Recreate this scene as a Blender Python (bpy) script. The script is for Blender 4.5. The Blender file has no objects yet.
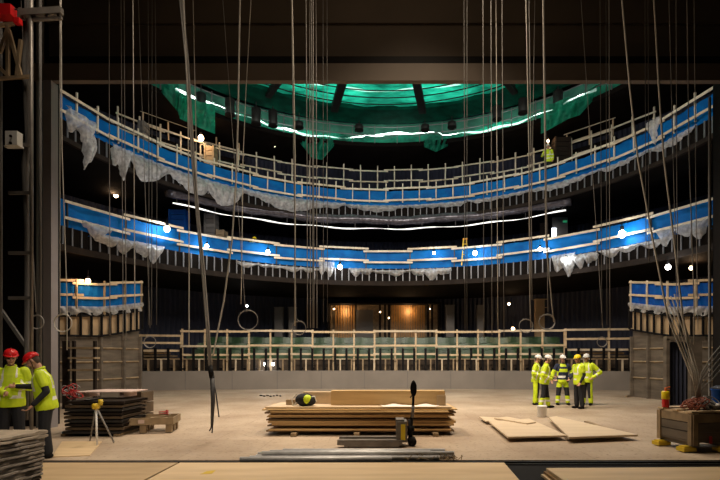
import bpy, bmesh, math, random
from mathutils import Vector, Matrix
random.seed(7)
PI = math.pi
sc = bpy.context.scene
COL = sc.collection
EYE = 1.75; F = 480.0; CX = 386.0; CY = 357.0
def P(px, py, D): return Vector(((px-CX)*D/F, D, EYE+(CY-py)*D/F))
def XD(px, D): return (px-CX)*D/F
def R(d): return math.radians(d)

# ------------------------------------------------------------------ materials
def mat(name, col, rough=.7, metal=0., scale=0., var=.25, col2=None, bump=0., emit=None, estr=0., alpha=1., transl=0., stretch=None, detail=6, spec=.5):
    m = bpy.data.materials.new(name); m.use_nodes = True
    nt = m.node_tree; N = nt.nodes; L = nt.links
    b = N['Principled BSDF']; out = N['Material Output']
    b.inputs['Roughness'].default_value = rough; b.inputs['Metallic'].default_value = metal; b.inputs['Specular IOR Level'].default_value = spec
    c1 = (*col, 1); c2 = (*(col2 if col2 else [c*(1-var) for c in col]), 1)
    b.inputs['Base Color'].default_value = c1
    colsock = None
    if scale:
        tc = N.new('ShaderNodeTexCoord'); mp = N.new('ShaderNodeMapping')
        if stretch: mp.inputs['Scale'].default_value = stretch
        nz = N.new('ShaderNodeTexNoise'); nz.inputs['Scale'].default_value = scale; nz.inputs['Detail'].default_value = detail
        cr = N.new('ShaderNodeValToRGB'); cr.color_ramp.elements[0].color = c2; cr.color_ramp.elements[1].color = c1
        cr.color_ramp.elements[0].position = .32; cr.color_ramp.elements[1].position = .68
        L.new(tc.outputs['Object'], mp.inputs[0]); L.new(mp.outputs[0], nz.inputs['Vector'])
        L.new(nz.outputs['Fac'], cr.inputs[0]); L.new(cr.outputs[0], b.inputs['Base Color']); colsock = cr.outputs[0]
        if bump:
            bp = N.new('ShaderNodeBump'); bp.inputs['Strength'].default_value = bump; bp.inputs['Distance'].default_value = .03
            L.new(nz.outputs['Fac'], bp.inputs['Height']); L.new(bp.outputs[0], b.inputs['Normal'])
    if emit:
        b.inputs['Emission Color'].default_value = (*emit, 1); b.inputs['Emission Strength'].default_value = estr
    sh = b.outputs[0]
    if transl:
        t = N.new('ShaderNodeBsdfTranslucent'); t.inputs[0].default_value = c1
        if colsock: L.new(colsock, t.inputs[0])
        mx = N.new('ShaderNodeMixShader'); mx.inputs[0].default_value = transl
        L.new(sh, mx.inputs[1]); L.new(t.outputs[0], mx.inputs[2]); sh = mx.outputs[0]
    if alpha < 1:
        t = N.new('ShaderNodeBsdfTransparent'); mx = N.new('ShaderNodeMixShader'); mx.inputs[0].default_value = alpha
        L.new(t.outputs[0], mx.inputs[1]); L.new(sh, mx.inputs[2]); sh = mx.outputs[0]
    L.new(sh, out.inputs['Surface'])
    return m
M = {}
M['wood'] = mat('raw_timber', (.66,.50,.31), .6, scale=3, var=.3)
M['wood2'] = mat('pale_timber', (.66,.54,.38), .6, scale=3, var=.3)
M['woodp'] = mat('bleached_timber', (.70,.62,.48), .6, scale=3, var=.3)
M['woodd'] = mat('dull_timber', (.36,.26,.15), .7, scale=4, var=.45)
M['ply'] = mat('plywood', (.68,.47,.22), .55, scale=2.2, col2=(.54,.35,.15), stretch=(.35,4,4))
M['plyedge'] = mat('plywood_dark', (.30,.18,.075), .6, scale=4, var=.5, stretch=(.3,6,6))
M['plyedge2'] = mat('dark_formwork_board', (.07,.045,.025), .7, scale=2, var=.6)
M['woodf'] = mat('brown_stained_timber', (.10,.065,.035), .6, scale=3, var=.5)
M['rustc'] = mat('rusty_red_cable', (.24,.06,.03), .6)
M['plypale'] = mat('plywood_pale', (.66,.53,.38), .5, scale=1.5, col2=(.56,.44,.30), stretch=(.3,2,2))
M['plyfore'] = mat('plywood_foreground', (.50,.36,.205), .55, scale=1.6, col2=(.38,.265,.145), stretch=(.5,3,3))
M['plyfore2'] = mat('plywood_foreground_light', (.68,.51,.31), .5, scale=1.6, col2=(.55,.40,.23), stretch=(.4,3,3))
M['blue'] = mat('blue_tarpaulin', (.003,.185,.56), .6, spec=.15, scale=1.6, col2=(.003,.11,.40), bump=.5, transl=.3)
M['bluedeep'] = mat('blue_tarpaulin_deep', (.003,.11,.46), .6, spec=.15, scale=3, col2=(.006,.06,.33), bump=.5, transl=.2)
M['navy'] = mat('navy_cladding', (.022,.027,.052), .6, scale=.6, var=.35)
M['black'] = mat('black_paint', (.007,.006,.006), .7, spec=.15)
M['dark'] = mat('dark_steel', (.035,.032,.032), .5, .3, scale=3, var=.4)
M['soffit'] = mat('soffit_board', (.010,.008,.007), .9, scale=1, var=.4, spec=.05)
M['fascia'] = mat('fascia_beam', (.022,.015,.011), .8, scale=2, var=.4, spec=.15)
M['stud'] = mat('galvanised_stud', (.17,.17,.18), .5, .4)
M['steel'] = mat('galvanised_steel', (.62,.62,.63), .36, .15, scale=6, var=.25)
M['steeldull'] = mat('dull_grey_steel', (.23,.21,.19), .5, .4, scale=5, var=.35)
M['plastic'] = mat('plastic_sheeting', (.95,.93,.91), .3, scale=7, var=.5, bump=.9, alpha=.6, transl=.35, spec=.8)
M['duct'] = mat('wrapped_duct', (.11,.10,.115), .22, .3, scale=5, var=.5, bump=.7)
M['green'] = mat('green_netting', (.015,.42,.26), .6, scale=2.5, col2=(.005,.17,.11), transl=.5, alpha=.82)
M['greenceil'] = mat('green_ceiling_netting', (.025,.50,.34), .6, scale=.9, col2=(.002,.13,.085), transl=.75, alpha=.9, stretch=(1,2.2,1))
M['greendark'] = mat('dark_green_lining', (.001,.060,.038), .9, scale=1.5, var=.6, spec=.05)
M['greenback'] = mat('pale_green_lining', (.05,.22,.15), .6, scale=1.2, col2=(.015,.10,.07))
M['greenmem'] = mat('green_membrane', (.035,.095,.035), .38, scale=1.4, col2=(.014,.04,.018), bump=.25)
M['wallstage'] = mat('stage_wall_paint', (.075,.055,.038), .8, scale=.5, var=.3)
M['header'] = mat('header_paint', (.11,.085,.065), .75, scale=.8, var=.2)
M['jamb'] = mat('grey_painted_steel', (.26,.24,.25), .5, scale=1, var=.2)
M['concrete'] = mat('pale_concrete', (.235,.205,.175), .75, scale=.8, var=.18)
M['rope'] = mat('pale_rope', (.56,.53,.48), .8)
M['ropegrey'] = mat('grey_rope', (.27,.26,.25), .7)
M['ropedim'] = mat('dim_rope', (.13,.125,.12), .8)
M['ropeblack'] = mat('black_cable', (.035,.035,.04), .5)
M['red'] = mat('red_plastic', (.62,.012,.015), .3)
M['redpaint'] = mat('red_paint', (.35,.01,.01), .5)
M['orange'] = mat('orange_plastic', (.75,.16,.02), .4)
M['yellow'] = mat('yellow_paint', (.62,.43,.02), .45)
M['hivis'] = mat('hi_vis_yellow', (.66,.80,.015), .6, scale=6, col2=(.46,.60,.01), emit=(.6,.8,.01), estr=.04)
M['hiviso'] = mat('hi_vis_orange', (.85,.20,.02), .6)
M['refl'] = mat('reflective_tape', (.80,.80,.76), .4, 0)
M['cloth'] = mat('dark_cloth', (.014,.015,.02), .85, scale=8, var=.4)
M['clothnavy'] = mat('navy_cloth', (.014,.02,.05), .85)
M['skin'] = mat('skin', (.55,.30,.20), .5)
M['lips'] = mat('lips', (.36,.11,.09), .5)
M['eye'] = mat('eye_dark', (.03,.02,.02), .3)
M['hair'] = mat('dark_hair', (.05,.032,.02), .7)
M['whitep'] = mat('white_plastic', (.72,.72,.70), .35)
M['yellowp'] = mat('yellow_plastic', (.80,.62,.01), .35)
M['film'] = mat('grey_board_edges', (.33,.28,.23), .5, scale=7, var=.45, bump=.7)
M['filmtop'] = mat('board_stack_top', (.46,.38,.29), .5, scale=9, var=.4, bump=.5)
M['board'] = mat('grey_boards', (.15,.12,.09), .75, scale=1.3, col2=(.085,.068,.05), stretch=(1,1,5))
M['cream'] = mat('cream_lining', (.50,.35,.20), .6, scale=2, var=.35)
M['slat'] = mat('warm_slats', (.55,.30,.10), .5, scale=1.2, var=.4)
M['grey'] = mat('grey_panel', (.16,.15,.14), .7, scale=1, var=.2)
M['tan'] = mat('tan_panel', (.50,.36,.21), .6, scale=1.5, var=.2)
M['pink'] = mat('pale_pink_sheet', (.62,.47,.42), .6, scale=2, var=.15)
M['paper'] = mat('white_paper', (.75,.70,.64), .7)
M['bulb'] = mat('lit_bulb', (1,1,1), .5, emit=(1,.95,.88), estr=26)
M['bulbw'] = mat('lit_warm_bulb', (1,.9,.7), .5, emit=(1,.66,.34), estr=22)
M['led'] = mat('lit_led_tube', (1,1,1), .5, emit=(.75,1,.88), estr=9)
M['ledw'] = mat('lit_strip_white', (1,1,1), .5, emit=(1,.96,.90), estr=1.1)
M['signg'] = mat('lit_exit_sign', (.05,.5,.2), .5, emit=(.03,.35,.15), estr=.4)
M['panelw'] = mat('lit_white_panel', (1,1,1), .5, emit=(.85,.92,1), estr=3)

# floor with board seams
def floor_mat():
    m = bpy.data.materials.new('dusty_floor_boards'); m.use_nodes = True
    nt = m.node_tree; N = nt.nodes; L = nt.links; b = N['Principled BSDF']
    tc = N.new('ShaderNodeTexCoord')
    nz = N.new('ShaderNodeTexNoise'); nz.inputs['Scale'].default_value = .45; nz.inputs['Detail'].default_value = 9; nz.inputs['Roughness'].default_value = .62
    cr = N.new('ShaderNodeValToRGB'); e = cr.color_ramp.elements
    e[0].position = .3; e[0].color = (.30,.215,.145,1); e[1].position = .7; e[1].color = (.53,.43,.325,1)
    L.new(tc.outputs['Object'], nz.inputs['Vector']); L.new(nz.outputs['Fac'], cr.inputs[0])
    br = N.new('ShaderNodeTexBrick'); br.inputs['Scale'].default_value = 1.; br.inputs['Mortar Size'].default_value = .008
    br.inputs['Brick Width'].default_value = 2.4; br.inputs['Row Height'].default_value = 1.2
    br.inputs['Color1'].default_value = (1,1,1,1); br.inputs['Color2'].default_value = (.86,.84,.82,1); br.inputs['Mortar'].default_value = (.66,.62,.58,1)
    L.new(tc.outputs['Object'], br.inputs['Vector'])
    mx = N.new('ShaderNodeMixRGB'); mx.blend_type = 'MULTIPLY'; mx.inputs[0].default_value = .85
    L.new(cr.outputs[0], mx.inputs[1]); L.new(br.outputs[0], mx.inputs[2])
    n2 = N.new('ShaderNodeTexNoise'); n2.inputs['Scale'].default_value = 14; n2.inputs['Detail'].default_value = 4
    c2 = N.new('ShaderNodeValToRGB'); c2.color_ramp.elements[0].position = .28; c2.color_ramp.elements[0].color = (.42,.40,.38,1); c2.color_ramp.elements[1].position = .42; c2.color_ramp.elements[1].color = (1,1,1,1)
    L.new(tc.outputs['Object'], n2.inputs['Vector']); L.new(n2.outputs['Fac'], c2.inputs[0])
    m2 = N.new('ShaderNodeMixRGB'); m2.blend_type = 'MULTIPLY'; m2.inputs[0].default_value = .85
    L.new(mx.outputs[0], m2.inputs[1]); L.new(c2.outputs[0], m2.inputs[2])
    L.new(m2.outputs[0], b.inputs['Base Color']); b.inputs['Roughness'].default_value = .6
    return m
M['floor'] = floor_mat()

# ------------------------------------------------------------------ mesh helpers
class MB:
    def __init__(s): s.v = []; s.f = []; s.mi = []
    def add(s, vs, fs, mi=0):
        n = len(s.v); s.v += [tuple(v) for v in vs]; s.f += [tuple(i+n for i in f) for f in fs]; s.mi += [mi]*len(fs); return s
    def box(s, c, d, rz=0, rx=0, ry=0, mi=0):
        m = Matrix.Rotation(rz,3,'Z') @ Matrix.Rotation(ry,3,'Y') @ Matrix.Rotation(rx,3,'X'); c = Vector(c)
        vs = [c + m @ Vector((x*d[0]/2, y*d[1]/2, z*d[2]/2)) for x in (-1,1) for y in (-1,1) for z in (-1,1)]
        return s.add(vs, [(0,1,3,2),(4,6,7,5),(0,4,5,1),(2,3,7,6),(0,2,6,4),(1,5,7,3)], mi)
    def bar(s, a, b, w, h, up=(0,0,1), mi=0):       # board from a to b, w thick sideways, h tall
        a = Vector(a); b = Vector(b); d = (b-a).normalized(); u = Vector(up)
        if abs(d.dot(u)) > .98: u = Vector((0,1,0))
        sd = d.cross(u).normalized(); u = sd.cross(d).normalized()
        vs = [p + sd*(x*w/2) + u*(z*h/2) for p in (a,b) for x,z in ((-1,-1),(1,-1),(1,1),(-1,1))]
        return s.add(vs, [(0,3,2,1),(4,5,6,7),(0,1,5,4),(1,2,6,5),(2,3,7,6),(3,0,4,7)], mi)
    def tube(s, pts, r, n=8, closed=False, mi=0):
        pts = [Vector(p) for p in pts]; rings = []; N = len(pts); ref = None
        rr = r if isinstance(r, (list,tuple)) else [r]*N
        for i,p in enumerate(pts):
            if closed: d = pts[(i+1)%N]-pts[i-1]
            else: d = pts[min(i+1,N-1)]-pts[max(i-1,0)]
            d.normalize()
            if ref is None:
                ref = Vector((0,0,1)) if abs(d.z) < .9 else Vector((1,0,0))
            a = d.cross(ref).normalized(); b = a.cross(d).normalized(); ref = b
            rings.append([p + a*(math.cos(2*PI*k/n)*rr[i]) + b*(math.sin(2*PI*k/n)*rr[i]) for k in range(n)])
        vs = [v for q in rings for v in q]; fs = []
        for i in range(N if closed else N-1):
            j = (i+1)%N
            for k in range(n): fs.append((i*n+k, i*n+(k+1)%n, j*n+(k+1)%n, j*n+k))
        if not closed: fs += [tuple(range(n-1,-1,-1)), tuple((N-1)*n+k for k in range(n))]
        return s.add(vs, fs, mi)
    def loft(s, rings, n=16, mi=0, m=None):           # rings: (x, y, z, rx, ry)
        vs = []; N = len(rings)
        for (x,y,z,rx,ry) in rings:
            for k in range(n):
                v = Vector((x+rx*math.cos(2*PI*k/n), y+ry*math.sin(2*PI*k/n), z)); vs.append(m @ v if m else v)
        fs = [(i*n+k, i*n+(k+1)%n, (i+1)*n+(k+1)%n, (i+1)*n+k) for i in range(N-1) for k in range(n)]
        fs += [tuple(range(n-1,-1,-1)), tuple((N-1)*n+k for k in range(n))]
        return s.add(vs, fs, mi)
    def lathe(s, prof, c=(0,0,0), n=16, mi=0):
        return s.loft([(c[0],c[1],c[2]+z,r,r) for r,z in prof], n, mi)
    def ell(s, c, r, m=None, n=14, mi=0):
        c = Vector(c); vs = []; k2 = n//2
        for i in range(1,k2):
            t = PI*i/k2
            for k in range(n):
                v = Vector((r[0]*math.sin(t)*math.cos(2*PI*k/n), r[1]*math.sin(t)*math.sin(2*PI*k/n), -r[2]*math.cos(t)))
                vs.append(c + (m @ v if m else v))
        b = Vector((0,0,-r[2])); t = Vector((0,0,r[2])); vs += [c+(m @ b if m else b), c+(m @ t if m else t)]
        q = (k2-1)*n; fs = [(i*n+k, i*n+(k+1)%n, (i+1)*n+(k+1)%n, (i+1)*n+k) for i in range(k2-2) for k in range(n)]
        fs += [(q,(k+1)%n,k) for k in range(n)] + [(q+1,(k2-2)*n+k,(k2-2)*n+(k+1)%n) for k in range(n)]
        return s.add(vs, fs, mi)
    def cap(s, a, ra, b, rb, n=10):
        s.tube([a,b],[ra,rb],n); s.ell(a,(ra,)*3,n=n); s.ell(b,(rb,)*3,n=n); return s
    def poly(s, pts, z0, z1, mi=0):                   # extruded polygon
        n = len(pts); vs = [(x,y,z0) for x,y in pts]+[(x,y,z1) for x,y in pts]
        area = sum(pts[i][0]*pts[(i+1)%n][1]-pts[(i+1)%n][0]*pts[i][1] for i in range(n))
        fs = [tuple(range(n-1,-1,-1)), tuple(range(n,2*n))]+[(i,(i+1)%n,n+(i+1)%n,n+i) for i in range(n)]
        if area < 0: fs = [f[::-1] for f in fs]
        return s.add(vs, fs, mi)
    def mesh(s, name):
        me = bpy.data.meshes.new(name); me.from_pydata(s.v, [], s.f); me.update()
        return me
def origin_fix(o, me, loc=None):
    if loc is None:
        xs = [v.co for v in me.vertices]
        loc = Vector((sum(v.x for v in xs)/len(xs), sum(v.y for v in xs)/len(xs), min(v.z for v in xs)))
    me.transform(Matrix.Translation(-Vector(loc))); o.location = loc
def obj(name, mb, mats, parent=None, smooth=False, keep=False):
    me = mb.mesh(name)
    if not isinstance(mats,(list,tuple)): mats = [mats]
    for m in mats: me.materials.append(M[m] if isinstance(m,str) else m)
    if len(mats) > 1: me.polygons.foreach_set('material_index', mb.mi)
    if smooth: me.polygons.foreach_set('use_smooth', [True]*len(me.polygons))
    o = bpy.data.objects.new(name, me); COL.objects.link(o)
    if parent: o.parent = parent; o.matrix_parent_inverse = Matrix.Translation(-Vector(parent.location)) if parent.type=='EMPTY' and not parent.get('localkids') else Matrix()
    elif not keep: origin_fix(o, me)
    return o
def tag(o, label, cat, group=None, kind=None):
    o['label'] = label; o['category'] = cat
    if group: o['group'] = group
    if kind: o['kind'] = kind
    return o
def thing(name, label, cat, loc=(0,0,0), rz=None, group=None):
    # rz given: children are modelled in local coordinates; else children in world coordinates
    o = bpy.data.objects.new(name, None); COL.objects.link(o); o.location = loc; o.empty_display_size = .1
    if rz is not None: o.rotation_euler = (0,0,rz); o['localkids'] = 1
    return tag(o, label, cat, group)
def struct(name, mb, m, parent=None, smooth=False):
    o = obj(name, mb, m, parent, smooth)
    if not parent: o['kind'] = 'structure'
    return o
def arc(r, c, a): return (r*math.sin(a), c+r*math.cos(a))
def lightpt(loc, e, col=(1,.9,.8), r=.1):
    l = bpy.data.lights.new('work_light_glow','POINT'); l.energy = e; l.color = col; l.shadow_soft_size = r
    o = bpy.data.objects.new('work_light_glow', l); COL.objects.link(o); o.location = loc; return o
def area(loc, tgt, e, size, col=(1,.9,.8), spread=None):
    l = bpy.data.lights.new('flood_fill_light','AREA'); l.energy = e; l.color = col; l.size = size
    if spread: l.spread = R(spread)
    o = bpy.data.objects.new('flood_fill_light', l); COL.objects.link(o); o.location = loc
    o.rotation_euler = (Vector(tgt)-Vector(loc)).to_track_quat('-Z','Y').to_euler(); return o

# ------------------------------------------------------------------ setting
struct('floor', MB().box((0,22.1,-.1),(44,27.9,.2)), 'floor')
struct('floor_stage', MB().box((0,3.05,-.12),(44,10.18,.2)), 'black')
struct('wall_back_stage', MB().box((0,-2.2,8),(44,.3,17)), 'black')
struct('wall_left', MB().box((-20,17,8.5),(.3,40,17.4)), 'black')
struct('wall_right', MB().box((20,17,8.5),(.3,40,17.4)), 'black')
struct('wall_far', MB().box((0,36.2,8.5),(40,.3,17.4)), 'black')
struct('ceiling', MB().box((0,17,18.7),(44,40,.3)), 'black')
# corrugated curved auditorium wall
WR, WC = 18., 16.
mb = MB(); n = 420; vs = []
for i in range(n+1):
    a = R(-98)+R(196)*i/n; rr = WR + (.09 if i%2 else 0); x,y = arc(rr,WC,a); vs += [(x,y,0),(x,y,18.4)]
mb.add(vs, [(2*i,2*i+1,2*i+3,2*i+2) for i in range(n)]); struct('wall_curved_auditorium', mb, 'navy')
# proscenium
PD = 12.0
HB = EYE+273*PD/F
struct('wall_proscenium_left', MB().box(((-20-8.56)/2,PD+.35,9.2),(11.44,.5,18.4)), 'black')
struct('wall_proscenium_right', MB().box(((20+8.58)/2,PD+.35,9.2),(11.42,.5,18.4)), 'black')
struct('wall_header', MB().box((0,PD+.3,HB+1.6+4.2),(17.4,.4,8.4)).box((0,PD+.34,HB+1.2),(17.4,.3,1.5)), 'wallstage')
h = EYE+357*0
struct('trim_1', MB().box((0,PD-.08,HB+.21),(17.4,.16,.42)), 'header')
struct('trim_2', MB().box((0,PD+.12,HB+.55),(17.4,.22,.3)), 'black')
struct('trim_3', MB().box((XD(52,PD),PD-.05,HB/2),(.2,.25,HB)), 'jamb')
struct('trim_4', MB().box((XD(711.5,12.55),12.62,HB/2),(.05,.05,HB)), 'ropedim')
struct('trim_5', MB().box((XD(45,PD),PD-.1,HB/2+2),(.03,.1,HB+4)).box((XD(41,PD),PD-.1,HB/2+2),(.03,.1,HB+4)), 'ropedim')
# fly battens above the stage
for D in (9.2,10.0,10.8,18.0):
    struct('trim_%d'%(6+int((D-9)/.8)), MB().tube([(-14,D,11.3 if D<12 else 17.5),(14,D,11.3 if D<12 else 17.5)],.03), 'dark')
    struct('trim_%d'%(20+int((D-9)/.8)), MB().tube([(x,D,11.3 if D<12 else 17.5) for x in (-14,-14)][:1]+[(-14,D,18.5)],.02).tube([(14,D,11.3 if D<12 else 17.5),(14,D,18.5)],.02), 'dark')

# ------------------------------------------------------------------ balconies
def annulus(mb, r0, c0, A, z0, z1, r1=WR-.03, c1=WC, n=80, mi=0):
    vs = []
    for i in range(n+1):
        a = -A+2*A*i/n; x0,y0 = arc(r0,c0,a); x1,y1 = arc(r1,c1,a)
        vs += [(x0,y0,z0),(x0,y0,z1),(x1,y1,z1),(x1,y1,z0)]
    fs = []
    for i in range(n):
        b = 4*i
        for k in range(4): fs.append((b+k,b+(k+1)%4,b+4+(k+1)%4,b+4+k))
    fs += [(0,3,2,1),(4*n,4*n+1,4*n+2,4*n+3)]
    return mb.add(vs, fs, mi)
def balcony(label, r, c, A, Hb, Ht, tiers, studz, nstud, facz):
    t = thing('balcony', label, 'balcony', (0,c+r,EYE+Hb))
    mb = annulus(MB(), r, c, A, EYE+Hb, EYE+Ht)
    for (rr,cc,H) in tiers: annulus(mb, rr, cc, A, EYE+Ht-.05, EYE+H)
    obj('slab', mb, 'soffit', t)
    for i in range(nstud):
        a = -A*.98+2*A*.98*i/(nstud-1); x,y = arc(r-.05,c,a)
        obj('stud', MB().box((x,y,EYE+(studz[0]+studz[1])/2),(.05,.05,studz[1]-studz[0]),rz=-a), 'stud', t)
    fm = annulus(MB(), r-.10, c, A, EYE+facz[0], EYE+facz[1], r1=r+.05, c1=c)
    obj('fascia', fm, 'fascia', t)
    return t
B2 = dict(r=12.86,c=14.1); B3 = dict(r=12.3,c=16.2)
balcony('dark lower balcony ring with grey stud front under the lower blue tarpaulin', B2['r'],B2['c'],R(82),4.05,4.95,[(14.6,14.6,5.0)],(4.25,4.95),96,(4.0,4.25))
balcony('dark upper balcony ring with stud front under the upper blue tarpaulin', B3['r'],B3['c'],R(84),8.15,8.95,[(13.4,16.2,9.9),(14.4,16.4,10.8)],(8.3,8.95),96,(8.12,8.3))

def tarp(label, r, c, a0, a1, z0, z1, m, seg=160, amp=.035):
    mb = MB(); vs = []; rows = 6
    for i in range(seg+1):
        a = a0+(a1-a0)*i/seg
        for j in range(rows+1):
            v = j/rows
            rr = r + amp*(math.sin(i*.9+j*.7)+.6*math.sin(i*2.3-j*1.3)+random.uniform(-.5,.5))
            x,y = arc(rr,c,a); zz = z0+(z1-z0)*v
            if j == 0: zz += .05*math.sin(i*.35)+.03*math.sin(i*1.1)
            vs.append((x,y,EYE+zz))
    w = rows+1
    mb.add(vs, [(i*w+j,i*w+j+1,(i+1)*w+j+1,(i+1)*w+j) for i in range(seg) for j in range(rows)])
    return tag(obj('tarpaulin', mb, m, smooth=True), label, 'tarpaulin')
def guardrail(label, r, c, A0, A1, z0, ztop, rails, sp, boardlen, postm='wood', stag=.06, rr=.045, postw=.06, name='guardrail', dark_post=None, posth=None):
    t = thing(name, label, 'guardrail', (arc(r,c,(A0+A1)/2)[0], arc(r,c,(A0+A1)/2)[1], EYE+z0))
    n = max(2,int(abs(A1-A0)*r/sp))
    n = min(n, 96)
    for i in range(n+1):
        a = A0+(A1-A0)*i/n; x,y = arc(r,c,a); hh = ztop+random.uniform(-.03,.06)+(posth or 0)
        obj('post', MB().box((x,y,EYE+(z0+hh)/2),(postw,.06,hh-z0),rz=-a,ry=random.uniform(-.02,.02)), postm, t)
    nb = max(1,round(abs(A1-A0)*r/boardlen))
    for zr in rails:
        for i in range(nb):
            a = A0+(A1-A0)*(i-.06)/nb; b = A0+(A1-A0)*(i+1.06)/nb
            st = stag*((i%2)*2-1)*.5+random.uniform(-.02,.02)
            ra = r-.06-.03*(i%2)
            p = arc(ra,c,a); q = arc(ra,c,b)
            mid = arc(ra,c,(a+b)/2)
            obj('rail', MB().bar((*p,EYE+zr+st+random.uniform(-.02,.02)),(*q,EYE+zr+st),.035,rr*2), 'wood2' if random.random()<.35 else 'woodp', t)
    return t
# upper balcony front
tarp('long blue tarpaulin hung along the upper balcony rail', B3['r']+.05,B3['c'],R(-84),R(84),8.92,9.86,'blue')
guardrail('pale timber guardrail on the front edge of the upper balcony', B3['r']-.02,B3['c'],R(-83),R(83),9.15,9.97,(9.93,9.22),.98,2.5,postm='woodp',rr=.05,postw=.055,posth=.27)
# lower balcony front
tarp('long blue tarpaulin hung along the lower balcony rail', B2['r']+.05,B2['c'],R(-80),R(80),4.82,5.97,'blue')
guardrail('pale timber guardrail on the front edge of the lower balcony', B2['r']-.02,B2['c'],R(-71),R(72),4.95,5.95,(5.98,5.33),2.45,2.5,postm='dark',rr=.05,stag=.12,postw=.05)
# rear guardrails on upper tiers
guardrail('pale timber guardrail on the raised rear tier behind the upper balcony front', 15.6,15.4,R(-58),R(58),10.8,12.1,(12.0,11.3),1.08,2.2,postm='woodp',rr=.04,postw=.075,posth=.22)
for s,a0,a1,lab in ((-1,-52,-33,'short upper run of timber guardrail left of the hanging green net'),(1,40,49,'short upper run of timber guardrail right of the hanging green net')):
    guardrail(lab, 16.6,15.6,R(a0),R(a1),12.0 if s<0 else 12.0,13.35,(13.2,12.6),1.25,2.4,rr=.05,postw=.07)
mb = MB()
for a0,a1 in ((-53,-32),(39,50)):
    pass
tg = thing('stepped_riser','dark raised tier carrying the short upper guardrail runs at the back','platform',(0,31,EYE+10.8))
for a0,a1 in ((-53,-32),(39,50)):
    mb = MB(); vs=[]; n=20
    for i in range(n+1):
        a=R(a0+(a1-a0)*i/n); x0,y0=arc(16.3,15.6,a); x1,y1=arc(WR-.03,WC,a)
        vs+=[(x0,y0,EYE+10.8),(x0,y0,EYE+12.0),(x1,y1,EYE+12.0),(x1,y1,EYE+10.8)]
    fs=[]
    for i in range(n):
        for k in range(4): fs.append((4*i+k,4*i+(k+1)%4,4*i+4+(k+1)%4,4*i+4+k))
    fs+=[(0,3,2,1),(4*n,4*n+1,4*n+2,4*n+3)]
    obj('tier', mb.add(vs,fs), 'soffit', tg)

# plastic sheeting drapes
def px_angle(px, r, c):
    t = (px-CX)/F; best=None
    for i in range(-1400,1401):
        a = R(i*.06); x,y = arc(r,c,a)
        e = abs(x/y-t)
        if best is None or e<best[0]: best=(e,a)
    return best[1]
def drape(label, r, c, px0, px1, ztop, drop, swag=3, seed=1, out=.12, group=None):
    rnd = random.Random(seed); a0 = px_angle(px0,r,c); a1 = px_angle(px1,r,c)
    n = max(24,int(abs(a1-a0)*r/.09)); rows = 8; vs = []
    ph = rnd.uniform(0,6)
    for i in range(n+1):
        u = i/n; a = a0+(a1-a0)*u
        sw = abs(math.sin(PI*swag*u+ph*0)) ; dd = drop*(.45+.75*sw**.7)*(.85+.25*math.sin(9*u+ph))
        dd *= min(1,9*u+.45)*min(1,9*(1-u)+.45)
        for j in range(rows+1):
            v = j/rows
            bulge = out*math.sin(PI*min(1,v*1.0))*(.6+.5*sw)+.05*math.sin(i*1.15+v*5*math.sin(u*14+ph))+rnd.uniform(-.02,.02)
            x,y = arc(r-.12-bulge,c,a)
            vs.append((x,y,EYE+ztop-dd*v+.03*math.sin(i*.7)*v))
    w = rows+1
    mb = MB().add(vs,[(i*w+j,(i+1)*w+j,(i+1)*w+j+1,i*w+j+1) for i in range(n) for j in range(rows)])
    return tag(obj('plastic_sheet', mb, 'plastic', smooth=True), label, 'plastic sheet', group)
r3,c3 = B3['r'],B3['c']; r2,c2 = B2['r'],B2['c']
drape('crumpled clear plastic sheet bunched at the far left end of the upper balcony', r3,c3,62,90,9.45,.95,1,1,.4)
drape('long tongue of white plastic hanging off the left end of the upper balcony', r3,c3,79,89,8.95,1.35,1,2,.35)
drape('square of clear plastic hanging below the second rail board of the upper balcony', r3,c3,109,127,9.0,1.15,1,3,.25)
drape('broad clear plastic sheet swagging under the left half of the upper blue tarpaulin', r3,c3,127,245,9.0,.95,3,4,.25)
drape('clear plastic sheet sagging in folds left of centre under the upper tarpaulin', r3,c3,238,345,9.03,.62,1,5,.25)
drape('thin clear plastic sheet with a pointed sag at the middle of the upper balcony', r3,c3,340,470,8.98,.32,2,6,.2)
drape('thin strip of clear plastic under the right half of the upper tarpaulin', r3,c3,468,600,8.96,.26,2,7,.12)
drape('thin strip of clear plastic at the far right of the upper tarpaulin', r3,c3,600,700,8.96,.26,2,8,.12)
drape('scrap of clear plastic thrown over the upper rail on the right', r3-.05,c3,649,663,10.1,.85,1,9,.1)
drape('bunched white plastic at the left end of the lower balcony', r2,c2,79,110,5.35,.55,1,10,.25)
drape('grey plastic sheet looping under the left of the lower blue tarpaulin', r2,c2,94,135,5.0,.55,2,11,.3)
drape('ball of bunched pale plastic at the end of the left lower swag', r2-.1,c2,133,161,5.0,.75,2,12,.35)
drape('narrow plastic edge below the lower tarpaulin left of centre', r2,c2,235,322,4.86,.22,4,13,.1)
drape('square flap of plastic beside the white lamp under the lower tarpaulin', r2,c2,318,334,5.25,.75,1,14,.15)
drape('swag of pale plastic just right of the centre lamp on the lower balcony', r2,c2,349,372,4.95,.4,1,15,.2)
drape('wide shallow swag of pale plastic at the middle of the lower balcony', r2,c2,371,412,4.86,.26,1,16,.15)
drape('drooping plastic swag right of the middle of the lower balcony', r2,c2,411,452,4.9,.5,3,17,.2)
drape('bright crumpled plastic bundle hanging off the right of the lower balcony', r2-.1,c2,554,577,5.0,.95,1,18,.3)
drape('crumpled plastic wing right of the bright bundle on the lower balcony', r2,c2,573,600,4.9,.6,2,19,.3)
drape('long thin plastic edge below the right of the lower tarpaulin', r2,c2,600,665,4.9,.3,3,20,.15)
drape('bunched clear plastic at the far right end of the lower balcony', r2,c2,660,712,5.25,.6,3,21,.2)

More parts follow.
